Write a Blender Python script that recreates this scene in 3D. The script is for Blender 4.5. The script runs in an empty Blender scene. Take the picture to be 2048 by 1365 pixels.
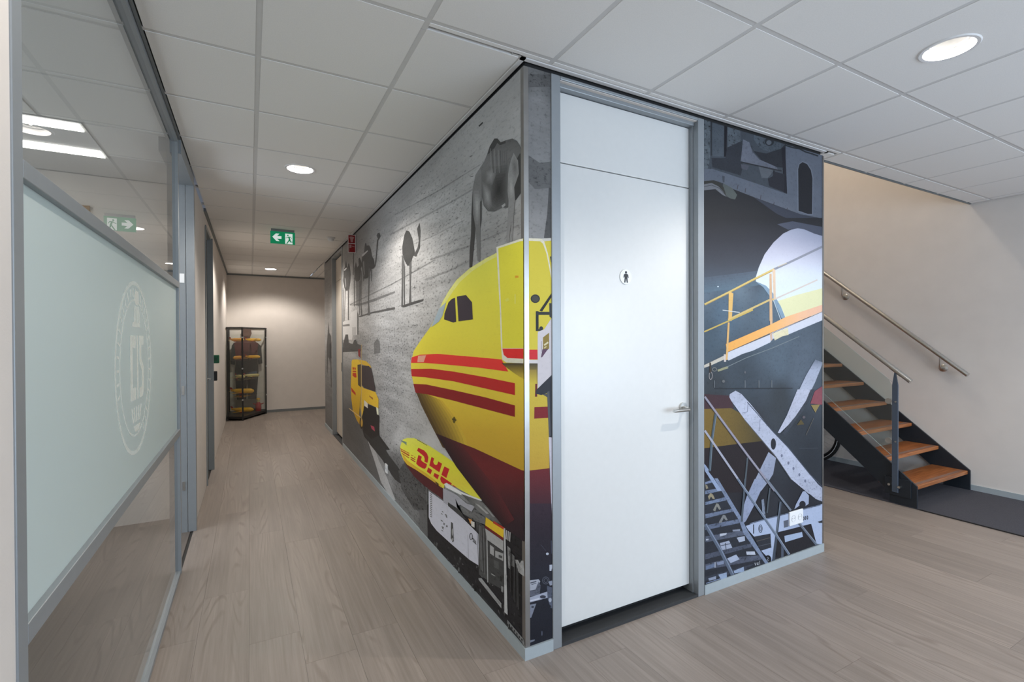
import bpy, bmesh, math, random
import numpy as np
from mathutils import Matrix, Vector
random.seed(7); RNG = np.random.RandomState(11)
SC = bpy.context.scene; COL = SC.collection
R = math.radians

# ------------------------------------------------------------------ camera
F_PX, YAW, PIT, ROL = 972.22, 0.4937, -0.0071, 0.0036
CX, CY, CZ = -1.1189, -1.9537, 1.4987
H = 2.776                                   # suspended ceiling height
_f0 = Vector((math.sin(YAW), math.cos(YAW), 0)); _r0 = Vector((math.cos(YAW), -math.sin(YAW), 0)); _z = Vector((0, 0, 1))
_F = _f0*math.cos(PIT) + _z*math.sin(PIT); _U0 = _z*math.cos(PIT) - _f0*math.sin(PIT)
_R = _r0*math.cos(ROL) - _U0*math.sin(ROL); _U = _r0*math.sin(ROL) + _U0*math.cos(ROL)
cam_data = bpy.data.cameras.new('camera'); cam = bpy.data.objects.new('camera', cam_data); COL.objects.link(cam)
cam.matrix_world = Matrix(((_R.x, _U.x, -_F.x, CX), (_R.y, _U.y, -_F.y, CY), (_R.z, _U.z, -_F.z, CZ), (0, 0, 0, 1)))
cam_data.sensor_width = 36; cam_data.lens = F_PX/2048*36; cam_data.clip_start = 0.02
SC.camera = cam

def un(px, py, ax, v):
    """Trace a photograph pixel (2048x1365 frame) onto the real plane axis[ax] = v."""
    d = _F + _R*((px - 1024)/F_PX) + _U*((682.5 - py)/F_PX)
    t = (v - (CX, CY, CZ)[ax])/d[ax]
    return Vector((CX, CY, CZ)) + d*t

# ------------------------------------------------------------------ world, light, exposure
SC.view_settings.view_transform = 'Standard'; SC.view_settings.look = 'None'
SC.view_settings.gamma = 1.0; SC.view_settings.use_curve_mapping = False
SC.view_settings.exposure = 0.1
W = bpy.data.worlds.new('sky'); SC.world = W; W.use_nodes = True
W.node_tree.nodes['Background'].inputs[0].default_value = (0.62, 0.76, 1.0, 1)
W.node_tree.nodes['Background'].inputs[1].default_value = 1.2

def area(name, loc, rot, sx, sy, power, col, spread=180):
    l = bpy.data.lights.new(name, 'AREA'); l.shape = 'RECTANGLE'; l.size = sx; l.size_y = sy
    l.energy = power; l.color = col; l.spread = R(spread)
    o = bpy.data.objects.new(name, l); COL.objects.link(o); o.location = loc; o.rotation_euler = rot
    return o
# daylight coming in through the windows of the entrance hall behind the camera
area('window_daylight', (2.6, -4.58, 1.35), (R(-90), 0, R(180)), 4.2, 2.1, 150, (0.70, 0.84, 1.0))
# daylight of the office windows beyond the glazed partition
area('office_daylight', (-4.52, .75, 1.55), (0, R(-90), 0), 1.5, 3.6, 66, (0.84, 0.93, 1.0))
WARM = (1.0, 0.93, 0.85)
LAMP_W = 60
DOWNLIGHTS = [(1.62, -0.967), (-0.78, 2.033), (-0.78, 5.033), (-0.78, 8.033), (-0.78, -0.967), (3.42, -2.167)]

# ------------------------------------------------------------------ helpers
SC.cycles.max_bounces = 9; SC.cycles.diffuse_bounces = 5; SC.cycles.glossy_bounces = 4; SC.cycles.transparent_max_bounces = 12
def lin(c):
    return tuple(((x/255)/12.92 if x/255 <= .04045 else ((x/255+.055)/1.055)**2.4) for x in c)

class MB:
    def __init__(s): s.v = []; s.f = []
    def quad(s, a, b, c, d):
        n = len(s.v); s.v += [tuple(a), tuple(b), tuple(c), tuple(d)]; s.f.append((n, n+1, n+2, n+3)); return s
    def poly(s, pts):
        n = len(s.v); s.v += [tuple(p) for p in pts]; s.f.append(tuple(range(n, n+len(pts)))); return s
    def box(s, x0, x1, y0, y1, z0, z1):
        n = len(s.v)
        s.v += [(x0,y0,z0),(x1,y0,z0),(x1,y1,z0),(x0,y1,z0),(x0,y0,z1),(x1,y0,z1),(x1,y1,z1),(x0,y1,z1)]
        s.f += [tuple(n+i for i in q) for q in ((3,2,1,0),(4,5,6,7),(0,1,5,4),(1,2,6,5),(2,3,7,6),(3,0,4,7))]
        return s
    def prism(s, pts, ax, a0, a1):
        """extrude a 2-D outline along axis ax from a0 to a1 (outline in the remaining two axes, in order)"""
        n = len(s.v); k = len(pts)
        def P(p, a):
            q = list(p); q.insert(ax, a); return tuple(q)
        s.v += [P(p, a0) for p in pts] + [P(p, a1) for p in pts]
        s.f += [tuple(n+i for i in reversed(range(k))), tuple(n+k+i for i in range(k))]
        s.f += [(n+i, n+(i+1) % k, n+k+(i+1) % k, n+k+i) for i in range(k)]
        return s
    def tube(s, pts, r, seg=10, cap=True, closed=False):
        pts = [Vector(p) for p in pts]; n0 = len(s.v); m = len(pts); up = None
        rr = r if isinstance(r, (list, tuple)) else [r]*m
        for i, p in enumerate(pts):
            a = pts[(i-1) % m] if (i > 0 or closed) else p; b = pts[(i+1) % m] if (i < m-1 or closed) else p
            t = (b-a).normalized()
            if up is None:
                up = Vector((0,0,1)) if abs(t.z) < .9 else Vector((1,0,0))
            u = t.cross(up).normalized(); w = u.cross(t).normalized(); up = w
            for k in range(seg):
                an = 2*math.pi*k/seg
                s.v.append(tuple(p + (u*math.cos(an) + w*math.sin(an))*rr[i]))
        for i in range(m if closed else m-1):
            j = (i+1) % m
            for k in range(seg):
                s.f.append((n0+i*seg+k, n0+i*seg+(k+1) % seg, n0+j*seg+(k+1) % seg, n0+j*seg+k))
        if cap and not closed:
            s.f.append(tuple(n0+k for k in reversed(range(seg)))); s.f.append(tuple(n0+(m-1)*seg+k for k in range(seg)))
        return s
    def lathe(s, prof, c=(0,0,0), seg=32, ax=2):
        """revolve (radius, height) profile about axis ax through c"""
        n0 = len(s.v); m = len(prof)
        for r, h in prof:
            for k in range(seg):
                a = 2*math.pi*k/seg; q = [r*math.cos(a), r*math.sin(a)]; q.insert(ax, h)
                s.v.append((q[0]+c[0], q[1]+c[1], q[2]+c[2]))
        for i in range(m-1):
            for k in range(seg):
                s.f.append((n0+i*seg+k, n0+i*seg+(k+1) % seg, n0+(i+1)*seg+(k+1) % seg, n0+(i+1)*seg+k))
        return s
    def mesh(s, name):
        me = bpy.data.meshes.new(name); me.from_pydata(s.v, [], s.f); me.validate(); me.update(); return me
    def build(s, name, mat, parent=None, smooth=False, bevel=0, fix=True):
        me = s.mesh(name)
        if fix:
            bm = bmesh.new(); bm.from_mesh(me); bmesh.ops.recalc_face_normals(bm, faces=bm.faces); bm.to_mesh(me); bm.free()
        if mat is not None: me.materials.append(mat)
        if smooth:
            for p in me.polygons: p.use_smooth = True
            try: me.set_sharp_from_angle(angle=R(40))
            except Exception: pass
        o = bpy.data.objects.new(name, me); COL.objects.link(o)
        if parent is not None: o.parent = parent
        if bevel:
            b = o.modifiers.new('bevel', 'BEVEL'); b.width = bevel; b.segments = 2; b.limit_method = 'ANGLE'
        return o

def tag(o, label, cat, group=None):
    o['label'] = label; o['category'] = cat
    if group: o['group'] = group
    return o
def thing(name, label, cat, loc=(0,0,0), rotz=0, group=None):
    o = bpy.data.objects.new(name, None); COL.objects.link(o); o.location = loc; o.rotation_euler = (0,0,rotz)
    o.empty_display_size = .1
    return tag(o, label, cat, group)
def part(mb, name, mat, par, smooth=False, bevel=0):
    """build a world-space part and hang it under par (an Empty or mesh at any place)"""
    o = mb.build(name, mat, None, smooth, bevel)
    root = Vector((0,0,0)); p = par
    while p is not None: root += p.location; p = p.parent
    o.data.transform(Matrix.Translation(-root)); o.parent = par
    return o
def struct(o, label=None):
    o['kind'] = 'structure'
    if label: o['label'] = label
    return o
def copy_tree(o, parent=None):
    c = o.copy(); COL.objects.link(c); c.parent = parent
    for ch in list(o.children): copy_tree(ch, c)
    return c

# ------------------------------------------------------------------ materials
def mat(name, col=(.8,.8,.8), rough=.5, metal=0, spec=.5, noise=0, nscale=30, bump=0, bscale=60, coat=0):
    m = bpy.data.materials.new(name); m.use_nodes = True; nt = m.node_tree; b = nt.nodes['Principled BSDF']
    b.inputs['Base Color'].default_value = (*col, 1); b.inputs['Roughness'].default_value = rough
    b.inputs['Metallic'].default_value = metal; b.inputs['Specular IOR Level'].default_value = spec
    if coat: b.inputs['Coat Weight'].default_value = coat
    tc = nt.nodes.new('ShaderNodeTexCoord')
    n = nt.nodes.new('ShaderNodeTexNoise'); n.inputs['Scale'].default_value = nscale; n.inputs['Detail'].default_value = 4
    nt.links.new(tc.outputs['Object'], n.inputs['Vector'])
    k = noise if noise else .02
    mr = nt.nodes.new('ShaderNodeMapRange'); mr.inputs['From Min'].default_value = .3; mr.inputs['From Max'].default_value = .7
    mr.inputs['To Min'].default_value = 1-k; mr.inputs['To Max'].default_value = 1+k
    nt.links.new(n.outputs['Fac'], mr.inputs['Value'])
    mx = nt.nodes.new('ShaderNodeVectorMath'); mx.operation = 'SCALE'; mx.inputs[0].default_value = col
    nt.links.new(mr.outputs[0], mx.inputs['Scale']); nt.links.new(mx.outputs[0], b.inputs['Base Color'])
    if bump:
        n2 = nt.nodes.new('ShaderNodeTexNoise'); n2.inputs['Scale'].default_value = bscale; n2.inputs['Detail'].default_value = 3
        nt.links.new(tc.outputs['Object'], n2.inputs['Vector'])
        bp = nt.nodes.new('ShaderNodeBump'); bp.inputs['Strength'].default_value = bump; bp.inputs['Distance'].default_value = .003
        nt.links.new(n2.outputs['Fac'], bp.inputs['Height']); nt.links.new(bp.outputs[0], b.inputs['Normal'])
    return m
def emit(name, col, s):
    m = bpy.data.materials.new(name); m.use_nodes = True; b = m.node_tree.nodes['Principled BSDF']
    b.inputs['Base Color'].default_value = (*col, 1); b.inputs['Emission Color'].default_value = (*col, 1); b.inputs['Emission Strength'].default_value = s
    return m
def glass_mat(name, tint=(.92,.97,.95), gloss=1.0, ior=1.5):
    m = bpy.data.materials.new(name); m.use_nodes = True; nt = m.node_tree; nt.nodes.remove(nt.nodes['Principled BSDF'])
    out = nt.nodes['Material Output']
    tr = nt.nodes.new('ShaderNodeBsdfTransparent'); tr.inputs[0].default_value = (*tint, 1)
    gl = nt.nodes.new('ShaderNodeBsdfGlossy'); gl.inputs['Roughness'].default_value = 0.0; gl.inputs[0].default_value = (gloss, gloss, gloss, 1)
    ge = nt.nodes.new('ShaderNodeNewGeometry')
    dt = nt.nodes.new('ShaderNodeVectorMath'); dt.operation = 'DOT_PRODUCT'; nt.links.new(ge.outputs['Incoming'], dt.inputs[0]); nt.links.new(ge.outputs['Normal'], dt.inputs[1])
    ab = nt.nodes.new('ShaderNodeMath'); ab.operation = 'ABSOLUTE'; nt.links.new(dt.outputs['Value'], ab.inputs[0])
    om = nt.nodes.new('ShaderNodeMath'); om.operation = 'SUBTRACT'; om.inputs[0].default_value = 1; nt.links.new(ab.outputs[0], om.inputs[1])
    pw = nt.nodes.new('ShaderNodeMath'); pw.operation = 'POWER'; pw.inputs[1].default_value = 5; nt.links.new(om.outputs[0], pw.inputs[0])
    ma = nt.nodes.new('ShaderNodeMath'); ma.operation = 'MULTIPLY_ADD'; ma.inputs[1].default_value = .92; ma.inputs[2].default_value = .07; nt.links.new(pw.outputs[0], ma.inputs[0])
    mx = nt.nodes.new('ShaderNodeMixShader')
    nt.links.new(ma.outputs[0], mx.inputs[0]); nt.links.new(tr.outputs[0], mx.inputs[1]); nt.links.new(gl.outputs[0], mx.inputs[2])
    nt.links.new(mx.outputs[0], out.inputs[0]); return m

M_WALL = mat('painted_wall', (.66,.615,.575), .75, noise=.02, nscale=8, bump=.12, bscale=180)
M_WALLW = mat('stairwell_paint', (.66,.625,.59), .75, noise=.02, nscale=6, bump=.1, bscale=180)
M_TILE = mat('ceiling_tile', (.78,.77,.75), .9, noise=.03, nscale=220, bump=.1, bscale=300)
M_TBAR = mat('ceiling_bar', (.60,.595,.585), .7)
M_TRIMW = mat('white_trim', (.72,.72,.72), .45)
M_GREY = mat('grey_aluminium', (.29,.315,.335), .42, metal=.35)
M_GREYM = mat('mid_grey_frame', (.24,.26,.265), .45)
M_GREYD = mat('dark_grey_frame', (.16,.175,.18), .45)
M_BASE = mat('baseboard_grey', (.42,.48,.51), .4, metal=.25)
M_BLACK = mat('black_gap', (.008,.008,.009), .7)
M_DOOR = mat('white_laminate', (.69,.70,.69), .28, noise=.01)
M_DOORC = mat('cream_laminate', (.62,.56,.48), .35)
M_STEEL = mat('brushed_steel', (.62,.62,.6), .28, metal=1)
M_STEELD = mat('worn_corner_steel', (.34,.335,.325), .34, metal=1, noise=.12, nscale=6)
M_NAVY = mat('navy_painted_steel', (.012,.017,.024), .42)
M_POST = mat('blue_grey_painted_steel', (.075,.10,.14), .4, metal=.2)
M_DARKMAT = mat('charcoal_carpet', (.058,.058,.072), .95, noise=.55, nscale=420, bump=.8, bscale=420)
M_PLAST = mat('white_plastic', (.78,.80,.82), .35)
M_BLK = mat('black_plastic', (.012,.012,.013), .35)
M_GLASS = glass_mat('dimmed_glass', (.56,.57,.55))  # tint darkened, standing in for the dim light in the office behind
M_GLASSC = glass_mat('cabinet_glass', (.95,.97,.95))
M_RAILGL = glass_mat('balustrade_glass', (.86,.91,.90))

def wood_floor(name, gain):
    m = bpy.data.materials.new(name); m.use_nodes = True; nt = m.node_tree; L = nt.links.new; N = nt.nodes.new
    b = nt.nodes['Principled BSDF']
    tc = N('ShaderNodeTexCoord'); oi = N('ShaderNodeObjectInfo')
    off = N('ShaderNodeVectorMath'); off.operation = 'SCALE'; off.inputs[0].default_value = (17.3, 41.7, 5.1); L(oi.outputs['Random'], off.inputs['Scale'])
    add = N('ShaderNodeVectorMath'); L(tc.outputs['Object'], add.inputs[0]); L(off.outputs[0], add.inputs[1])
    mp = N('ShaderNodeMapping'); mp.inputs['Scale'].default_value = (10, .85, 1); L(add.outputs[0], mp.inputs[0])
    # cathedral grain: rings of a slow distorted field
    n1 = N('ShaderNodeTexNoise'); n1.inputs['Scale'].default_value = .62; n1.inputs['Detail'].default_value = .6; n1.inputs['Distortion'].default_value = .15; L(mp.outputs[0], n1.inputs['Vector'])
    mu = N('ShaderNodeMath'); mu.operation = 'MULTIPLY'; mu.inputs[1].default_value = 105; L(n1.outputs['Fac'], mu.inputs[0])
    si = N('ShaderNodeMath'); si.operation = 'SINE'; L(mu.outputs[0], si.inputs[0])
    # streaks
    mp2 = N('ShaderNodeMapping'); mp2.inputs['Scale'].default_value = (70, 1.8, 1); L(add.outputs[0], mp2.inputs[0])
    n2 = N('ShaderNodeTexNoise'); n2.inputs['Scale'].default_value = 1.0; n2.inputs['Detail'].default_value = 5; n2.inputs['Roughness'].default_value = .65; L(mp2.outputs[0], n2.inputs['Vector'])
    mp3 = N('ShaderNodeMapping'); mp3.inputs['Scale'].default_value = (11, .8, 1); L(add.outputs[0], mp3.inputs[0])
    n3 = N('ShaderNodeTexNoise'); n3.inputs['Scale'].default_value = 1; n3.inputs['Detail'].default_value = 2; L(mp3.outputs[0], n3.inputs['Vector'])
    # mask: rings only in patches
    msk = N('ShaderNodeMapRange'); msk.inputs['From Min'].default_value = .50; msk.inputs['From Max'].default_value = .64; L(n3.outputs['Fac'], msk.inputs['Value'])
    rg = N('ShaderNodeMapRange'); rg.inputs['From Min'].default_value = .35; rg.inputs['From Max'].default_value = 1; rg.inputs['To Min'].default_value = 0; rg.inputs['To Max'].default_value = 1; L(si.outputs[0], rg.inputs['Value'])
    ring = N('ShaderNodeMath'); ring.operation = 'MULTIPLY'; L(rg.outputs[0], ring.inputs[0]); L(msk.outputs[0], ring.inputs[1])
    st = N('ShaderNodeMapRange'); st.inputs['From Min'].default_value = .3; st.inputs['From Max'].default_value = .72; L(n2.outputs['Fac'], st.inputs['Value'])
    c1 = N('ShaderNodeMix'); c1.data_type = 'RGBA'; c1.inputs['A'].default_value = (*lin((127,117,109)), 1); c1.inputs['B'].default_value = (*lin((147,136,128)), 1); L(st.outputs[0], c1.inputs['Factor'])
    rs = N('ShaderNodeMath'); rs.operation = 'MULTIPLY'; rs.inputs[1].default_value = .36; L(ring.outputs[0], rs.inputs[0])
    c2 = N('ShaderNodeMix'); c2.data_type = 'RGBA'; c2.inputs['B'].default_value = (*lin((80,67,60)), 1); L(c1.outputs['Result'], c2.inputs['A']); L(rs.outputs[0], c2.inputs['Factor'])
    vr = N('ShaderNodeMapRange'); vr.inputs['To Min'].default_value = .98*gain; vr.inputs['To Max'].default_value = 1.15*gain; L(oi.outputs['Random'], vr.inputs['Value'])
    lowv = N('ShaderNodeMapRange'); lowv.inputs['From Min'].default_value = .3; lowv.inputs['From Max'].default_value = .7; lowv.inputs['To Min'].default_value = .88; lowv.inputs['To Max'].default_value = 1.1; L(n3.outputs['Fac'], lowv.inputs['Value'])
    vm = N('ShaderNodeMath'); vm.operation = 'MULTIPLY'; L(vr.outputs[0], vm.inputs[0]); L(lowv.outputs[0], vm.inputs[1])
    sc = N('ShaderNodeVectorMath'); sc.operation = 'SCALE'; L(c2.outputs['Result'], sc.inputs[0]); L(vm.outputs[0], sc.inputs['Scale'])
    L(sc.outputs[0], b.inputs['Base Color'])
    rr = N('ShaderNodeMapRange'); rr.inputs['To Min'].default_value = .34; rr.inputs['To Max'].default_value = .52; L(n2.outputs['Fac'], rr.inputs['Value']); L(rr.outputs[0], b.inputs['Roughness'])
    bp = N('ShaderNodeBump'); bp.inputs['Strength'].default_value = .12; bp.inputs['Distance'].default_value = .002; L(n2.outputs['Fac'], bp.inputs['Height']); L(bp.outputs[0], b.inputs['Normal'])
    return m
M_FLOOR = wood_floor('grey_oak_plank', 1.0)
M_FLOOR2 = wood_floor('dimmed_office_plank', .5)  # same plank wood darkened to stand in for weak office light

def tread_wood():
    m = bpy.data.materials.new('orange_oak_tread'); m.use_nodes = True; nt = m.node_tree; L = nt.links.new; N = nt.nodes.new
    b = nt.nodes['Principled BSDF']; tc = N('ShaderNodeTexCoord')
    mp = N('ShaderNodeMapping'); mp.inputs['Scale'].default_value = (3, 60, 60); L(tc.outputs['Object'], mp.inputs[0])
    n = N('ShaderNodeTexNoise'); n.inputs['Scale'].default_value = 1.3; n.inputs['Detail'].default_value = 5; L(mp.outputs[0], n.inputs['Vector'])
    cr = N('ShaderNodeValToRGB'); cr.color_ramp.elements[0].position = .3; cr.color_ramp.elements[0].color = (*lin((128,72,36)), 1)
    cr.color_ramp.elements[1].position = .7; cr.color_ramp.elements[1].color = (*lin((182,116,68)), 1)
    L(n.outputs['Fac'], cr.inputs[0]); L(cr.outputs[0], b.inputs['Base Color']); b.inputs['Roughness'].default_value = .34
    return m
M_TREAD = tread_wood()

def frosted(name, dc, tc_, f=.5):
    m = bpy.data.materials.new(name); m.use_nodes = True; nt = m.node_tree; nt.nodes.remove(nt.nodes['Principled BSDF']); L = nt.links.new; N = nt.nodes.new
    d = N('ShaderNodeBsdfDiffuse'); d.inputs[0].default_value = (*dc,1)
    t = N('ShaderNodeBsdfTranslucent'); t.inputs[0].default_value = (*tc_,1)
    a = N('ShaderNodeMixShader'); a.inputs[0].default_value = f; L(d.outputs[0], a.inputs[1]); L(t.outputs[0], a.inputs[2])
    g = N('ShaderNodeBsdfGlossy'); g.inputs['Roughness'].default_value = .35; g.inputs[0].default_value = (.6,.65,.65,1)
    fr = N('ShaderNodeFresnel'); fr.inputs[0].default_value = 1.2
    x = N('ShaderNodeMixShader'); L(fr.outputs[0], x.inputs[0]); L(a.outputs[0], x.inputs[1]); L(g.outputs[0], x.inputs[2])
    L(x.outputs[0], nt.nodes['Material Output'].inputs[0]); return m
M_FROST = frosted('frosted_film', (.70,.755,.74), (.80,.87,.85))
def emblem():
    m = bpy.data.materials.new('emblem_film'); m.use_nodes = True; nt = m.node_tree; nt.nodes.remove(nt.nodes['Principled BSDF']); L = nt.links.new; N = nt.nodes.new
    d = N('ShaderNodeBsdfDiffuse'); d.inputs[0].default_value = (.90,.88,.82,1); t = N('ShaderNodeBsdfTransparent')
    tc = N('ShaderNodeTexCoord'); n = N('ShaderNodeTexNoise'); n.inputs['Scale'].default_value = 9; L(tc.outputs['Object'], n.inputs['Vector'])
    mr = N('ShaderNodeMapRange'); mr.inputs['To Min'].default_value = .18; mr.inputs['To Max'].default_value = .46; L(n.outputs['Fac'], mr.inputs['Value'])
    x = N('ShaderNodeMixShader'); L(mr.outputs[0], x.inputs[0]); L(t.outputs[0], x.inputs[1]); L(d.outputs[0], x.inputs[2]); L(x.outputs[0], nt.nodes['Material Output'].inputs[0]); return m
M_EMB = emblem()
# ------------------------------------------------------------------ the setting
XL, XR, YB, YE = -1.52, 5.03, -4.6, 9.05      # left wall, right wall, back wall, end wall
BW, BL = 2.389, 6.86                          # toilet block: width (X) and length (Y)
YS = 0.10                                     # ceiling edge of the stairwell
# floor -------------------------------------------------------------
floor = struct(MB().box(-4.6, 5.2, -4.8, 9.3, -.09, -.0045).build('floor', mat('screed', (.03,.028,.026), .9)))
PW, PL = .229, 1.5
def lay(x0, x1, y0, y1, m=None):
    g = .0004
    MBp = MB().box(-(x1-x0)/2+g, (x1-x0)/2-g, -(y1-y0)/2+g, (y1-y0)/2-g, -.004, 0)
    o = MBp.build('plank', m or M_FLOOR, floor); o.location = ((x0+x1)/2, (y0+y1)/2, 0)
pre = {-3: .46, -2: .74, -4: 1.34, -1: 2.08}
k = -4
off_y = {}
XF = 3.94
for k in range(-4, 24):
    x0 = -.905 + PW*k; x1 = x0 + PW
    x0 = max(x0, XL); x1 = min(x1, XF)
    if x1 - x0 < .02: continue
    y = YB - random.random()*PL
    if k in (-1, 0, -2): y = {-1: .742, 0: .457, -2: 1.34}[k] - 4*PL
    if k == 1: y = 2.08 - 5*PL
    while y < YE:
        ya, yb = max(y, YB), min(y+PL, YE); y += PL
        if yb - ya < .02: continue
        # subtract the block
        if x1 <= 0.001 or (x0 >= BW - .001):
            if x0 >= BW-.001: yb = min(yb, 4.6)
            if yb-ya > .02: lay(x0, x1, ya, yb)
        else:
            if ya < 0: lay(x0, x1, ya, min(yb, 0))
            if yb > 0:
                a2 = max(ya, 0)
                if x0 < 0: lay(x0, 0, a2, yb)
                if x1 > BW and a2 < 4.6: lay(BW, x1, a2, min(yb, 4.6))
                if yb > BL and x0 < 2.3: lay(max(x0, 0), min(x1, 2.389), max(a2, BL), yb)
# office floor behind the glass
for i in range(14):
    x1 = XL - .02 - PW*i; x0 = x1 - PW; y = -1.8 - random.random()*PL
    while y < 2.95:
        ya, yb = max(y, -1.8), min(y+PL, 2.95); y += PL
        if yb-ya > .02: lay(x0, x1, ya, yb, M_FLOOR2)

# ceiling -----------------------------------------------------------
ceiling = struct(MB().box(-4.7, 5.2, -4.8, YS, H+.10, H+.16).box(-4.7, 0, YS, 9.3, H+.10, H+.16).box(0, 2.389, BL, 9.3, H+.10, H+.16).build('ceiling', M_TRIMW))
GX, GY, GS = -1.0797, .5333, .6
rects = [(XL, XR, YB, 0.0), (XL, 0, 0.0, YE), (BW, XR, 0.0, YS), (0, 2.3, BL, YE)]
def clip_tile(x0, x1, y0, y1):
    out = []
    # whole-tile region union handled case by case
    X0, X1, Y0, Y1 = max(x0, XL+.012), min(x1, XR-.012), max(y0, YB), min(y1, YE-.012)
    if X1-X0 < .03 or Y1-Y0 < .03: return out
    e = .022                                     # white edge profile round the block
    if X1 <= -e or Y1 <= -e: return [(X0, X1, Y0, Y1)]
    if X0 >= BW+e:
        if Y0 < YS-.012: return [(X0, X1, Y0, min(Y1, YS-.012))]
        return []
    if Y0 < -e: out.append((X0, X1, Y0, -e))
    if X0 < -e and Y1 > -e: out.append((X0, -e, max(Y0, -e), Y1))
    if Y1 > BL+e and X1 > -e and X1 < 2.3: out.append((max(X0, -e), X1, max(Y0, BL+e), Y1))
    if X1 > BW+e and Y0 < YS-.012: out.append((BW+e, X1, max(Y0, -e), min(Y1, YS-.012)))
    return [r for r in out if r[1]-r[0] > .03 and r[3]-r[2] > .03]
GAP = .012
def tile_box(x0, x1, y0, y1):
    x0 += GAP; x1 -= GAP; y0 += GAP; y1 -= GAP
    cx, cy = (x0+x1)/2, (y0+y1)/2
    o = MB().box(x0-cx, x1-cx, y0-cy, y1-cy, 0, .016).build('ceiling_tile', M_TILE, ceiling); o.location = (cx, cy, H)
def tile_hole(x0, x1, y0, y1, r):
    x0 += GAP; x1 -= GAP; y0 += GAP; y1 -= GAP
    cx, cy = (x0+x1)/2, (y0+y1)/2; hx, hy = (x1-x0)/2, (y1-y0)/2
    m = MB(); n = 48; inn = []; outp = []
    for i in range(n):
        a = 2*math.pi*(i+.5)/n; c, s = math.cos(a), math.sin(a); t = min(hx/abs(c) if abs(c) > 1e-6 else 9, hy/abs(s) if abs(s) > 1e-6 else 9)
        inn.append((r*c, r*s)); outp.append((t*c, t*s))
    cor = [(hx,hy),(-hx,hy),(-hx,-hy),(hx,-hy)]
    for i in range(n):
        j = (i+1) % n; pts = [inn[i], outp[i]]
        for c in cor:
            a0 = math.atan2(outp[i][1], outp[i][0]); a1 = math.atan2(outp[j][1], outp[j][0]); ac = math.atan2(c[1], c[0])
            if abs(((ac-a0+math.pi) % (2*math.pi))-math.pi) < 2*math.pi/n and abs(((a1-ac+math.pi) % (2*math.pi))-math.pi) < 2*math.pi/n: pts.append(c)
        pts += [outp[j], inn[j]]
        m.poly([(p[0], p[1], 0) for p in pts])
        m.quad((*inn[i], 0), (*inn[j], 0), (*inn[j], .016), (*inn[i], .016))
    for i in range(4):
        a, b = cor[i], cor[(i+1) % 4]; m.quad((*a, 0), (*b, 0), (*b, .016), (*a, .016))
    o = m.build('ceiling_tile', M_TILE, ceiling); o.location = (cx, cy, H)
for i in range(-1, 12):
    for j in range(-9, 16):
        x0, y0 = GX+GS*i, GY+GS*j
        lamp = [d for d in DOWNLIGHTS if x0 < d[0] < x0+GS and y0 < d[1] < y0+GS]
        for r in clip_tile(x0, x0+GS, y0, y0+GS):
            if lamp: tile_hole(*r, .094)
            else: tile_box(*r)
# visible grid of T-bars, slightly above the tile faces
for i in range(-1, 12):
    x = GX+GS*i
    for (X0, X1, Y0, Y1) in rects:
        if X0+.02 < x < X1-.02:
            MB().box(x-.014, x+.014, Y0, Y1-.002, H+.0015, H+.02).build('ceiling_bar', M_TBAR, ceiling)
for j in range(-9, 16):
    y = GY+GS*j
    for (X0, X1, Y0, Y1) in rects:
        if Y0+.02 < y < Y1-.02:
            MB().box(X0, X1-.002, y-.014, y+.014, H+.002, H+.02).build('ceiling_bar', M_TBAR, ceiling)
MB().box(-.07, BW+.07, -.07, -.024, H+.003, H+.02).box(-.07, -.024, -.07, BL+.05, H+.003, H+.02).box(BW+.024, BW+.07, -.07, YS, H+.003, H+.02).build('edge_filler', M_TBAR, ceiling)
MB().box(-.024, BW+.024, -.024, -.002, H-.003, H+.02).box(-.024, -.002, -.024, BL+.02, H-.003, H+.02).box(BW+.002, BW+.024, -.024, YS, H-.003, H+.02).build('edge_profile', M_TRIMW, ceiling)
MB().box(BW+.03, XR, YS-.014, YS, H-.004, H+.02).build('edge_profile', M_GREYD, ceiling)
MB().box(BW+.03, XR, YS-.006, YS+.0, H+.02, H+.16).build('edge_fascia', M_TRIMW, ceiling)
MB().box(XL+.006, XL+.018, YB, 2.4, H-.004, H+.02).box(XL, XL+.02, 3.75, YE, H-.012, H+.02).box(XL, 2.3, YE-.02, YE, H-.03, H+.02).build('edge_profile', M_GREYD, ceiling)
# office ceiling
for i in range(5):
    for j in range(8):
        x1 = XL-.05-.6*i; y0 = -1.82+.6*j
        if y0+.6 > 2.95: continue
        tile_box(x1-.6, x1, y0, y0+.6)
MB().box(-4.6, XL-.02, -1.85, 2.97, H+.004, H+.02).build('ceiling_bar', M_TBAR, ceiling)

# walls -------------------------------------------------------------
struct(MB().box(XL-.1, XL, -4.6, -.68, 0, H).build('wall_left', M_WALL))
w = MB().box(XL-.1, XL, 2.56, 3.88, 0, H).box(XL-.1, XL, 4.60, YE+.1, 0, H).box(XL-.1, XL, 3.88, 4.60, 2.66, H)
struct(w.build('wall_left_hall', M_WALL))
struct(MB().box(XL-.1, 2.4, YE, YE+.1, 0, H-.028).build('wall_end', M_WALL))
struct(MB().box(2.30, 2.389, BL, YE, 0, H).build('wall_side_passage', M_WALL))
struct(MB().box(XR, XR+.12, YB, 4.7, 0, 5.7).build('wall_right', M_WALLW))
struct(MB().box(BW, XR, 4.6, 4.72, 0, 5.7).build('wall_stairwell_end', M_WALLW))
struct(MB().box(BW-.05, BW, .02, 4.6, H, 5.7).build('wall_stairwell_left', M_WALLW))
struct(MB().box(BW, XR, YS-.02, YS+.06, H+.16, 5.7).build('wall_stairwell_front', M_WALLW))
struct(MB().box(BW-.05, XR+.12, .0, 4.72, 5.7, 5.8).build('ceiling_stairwell', M_TRIMW))
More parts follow.
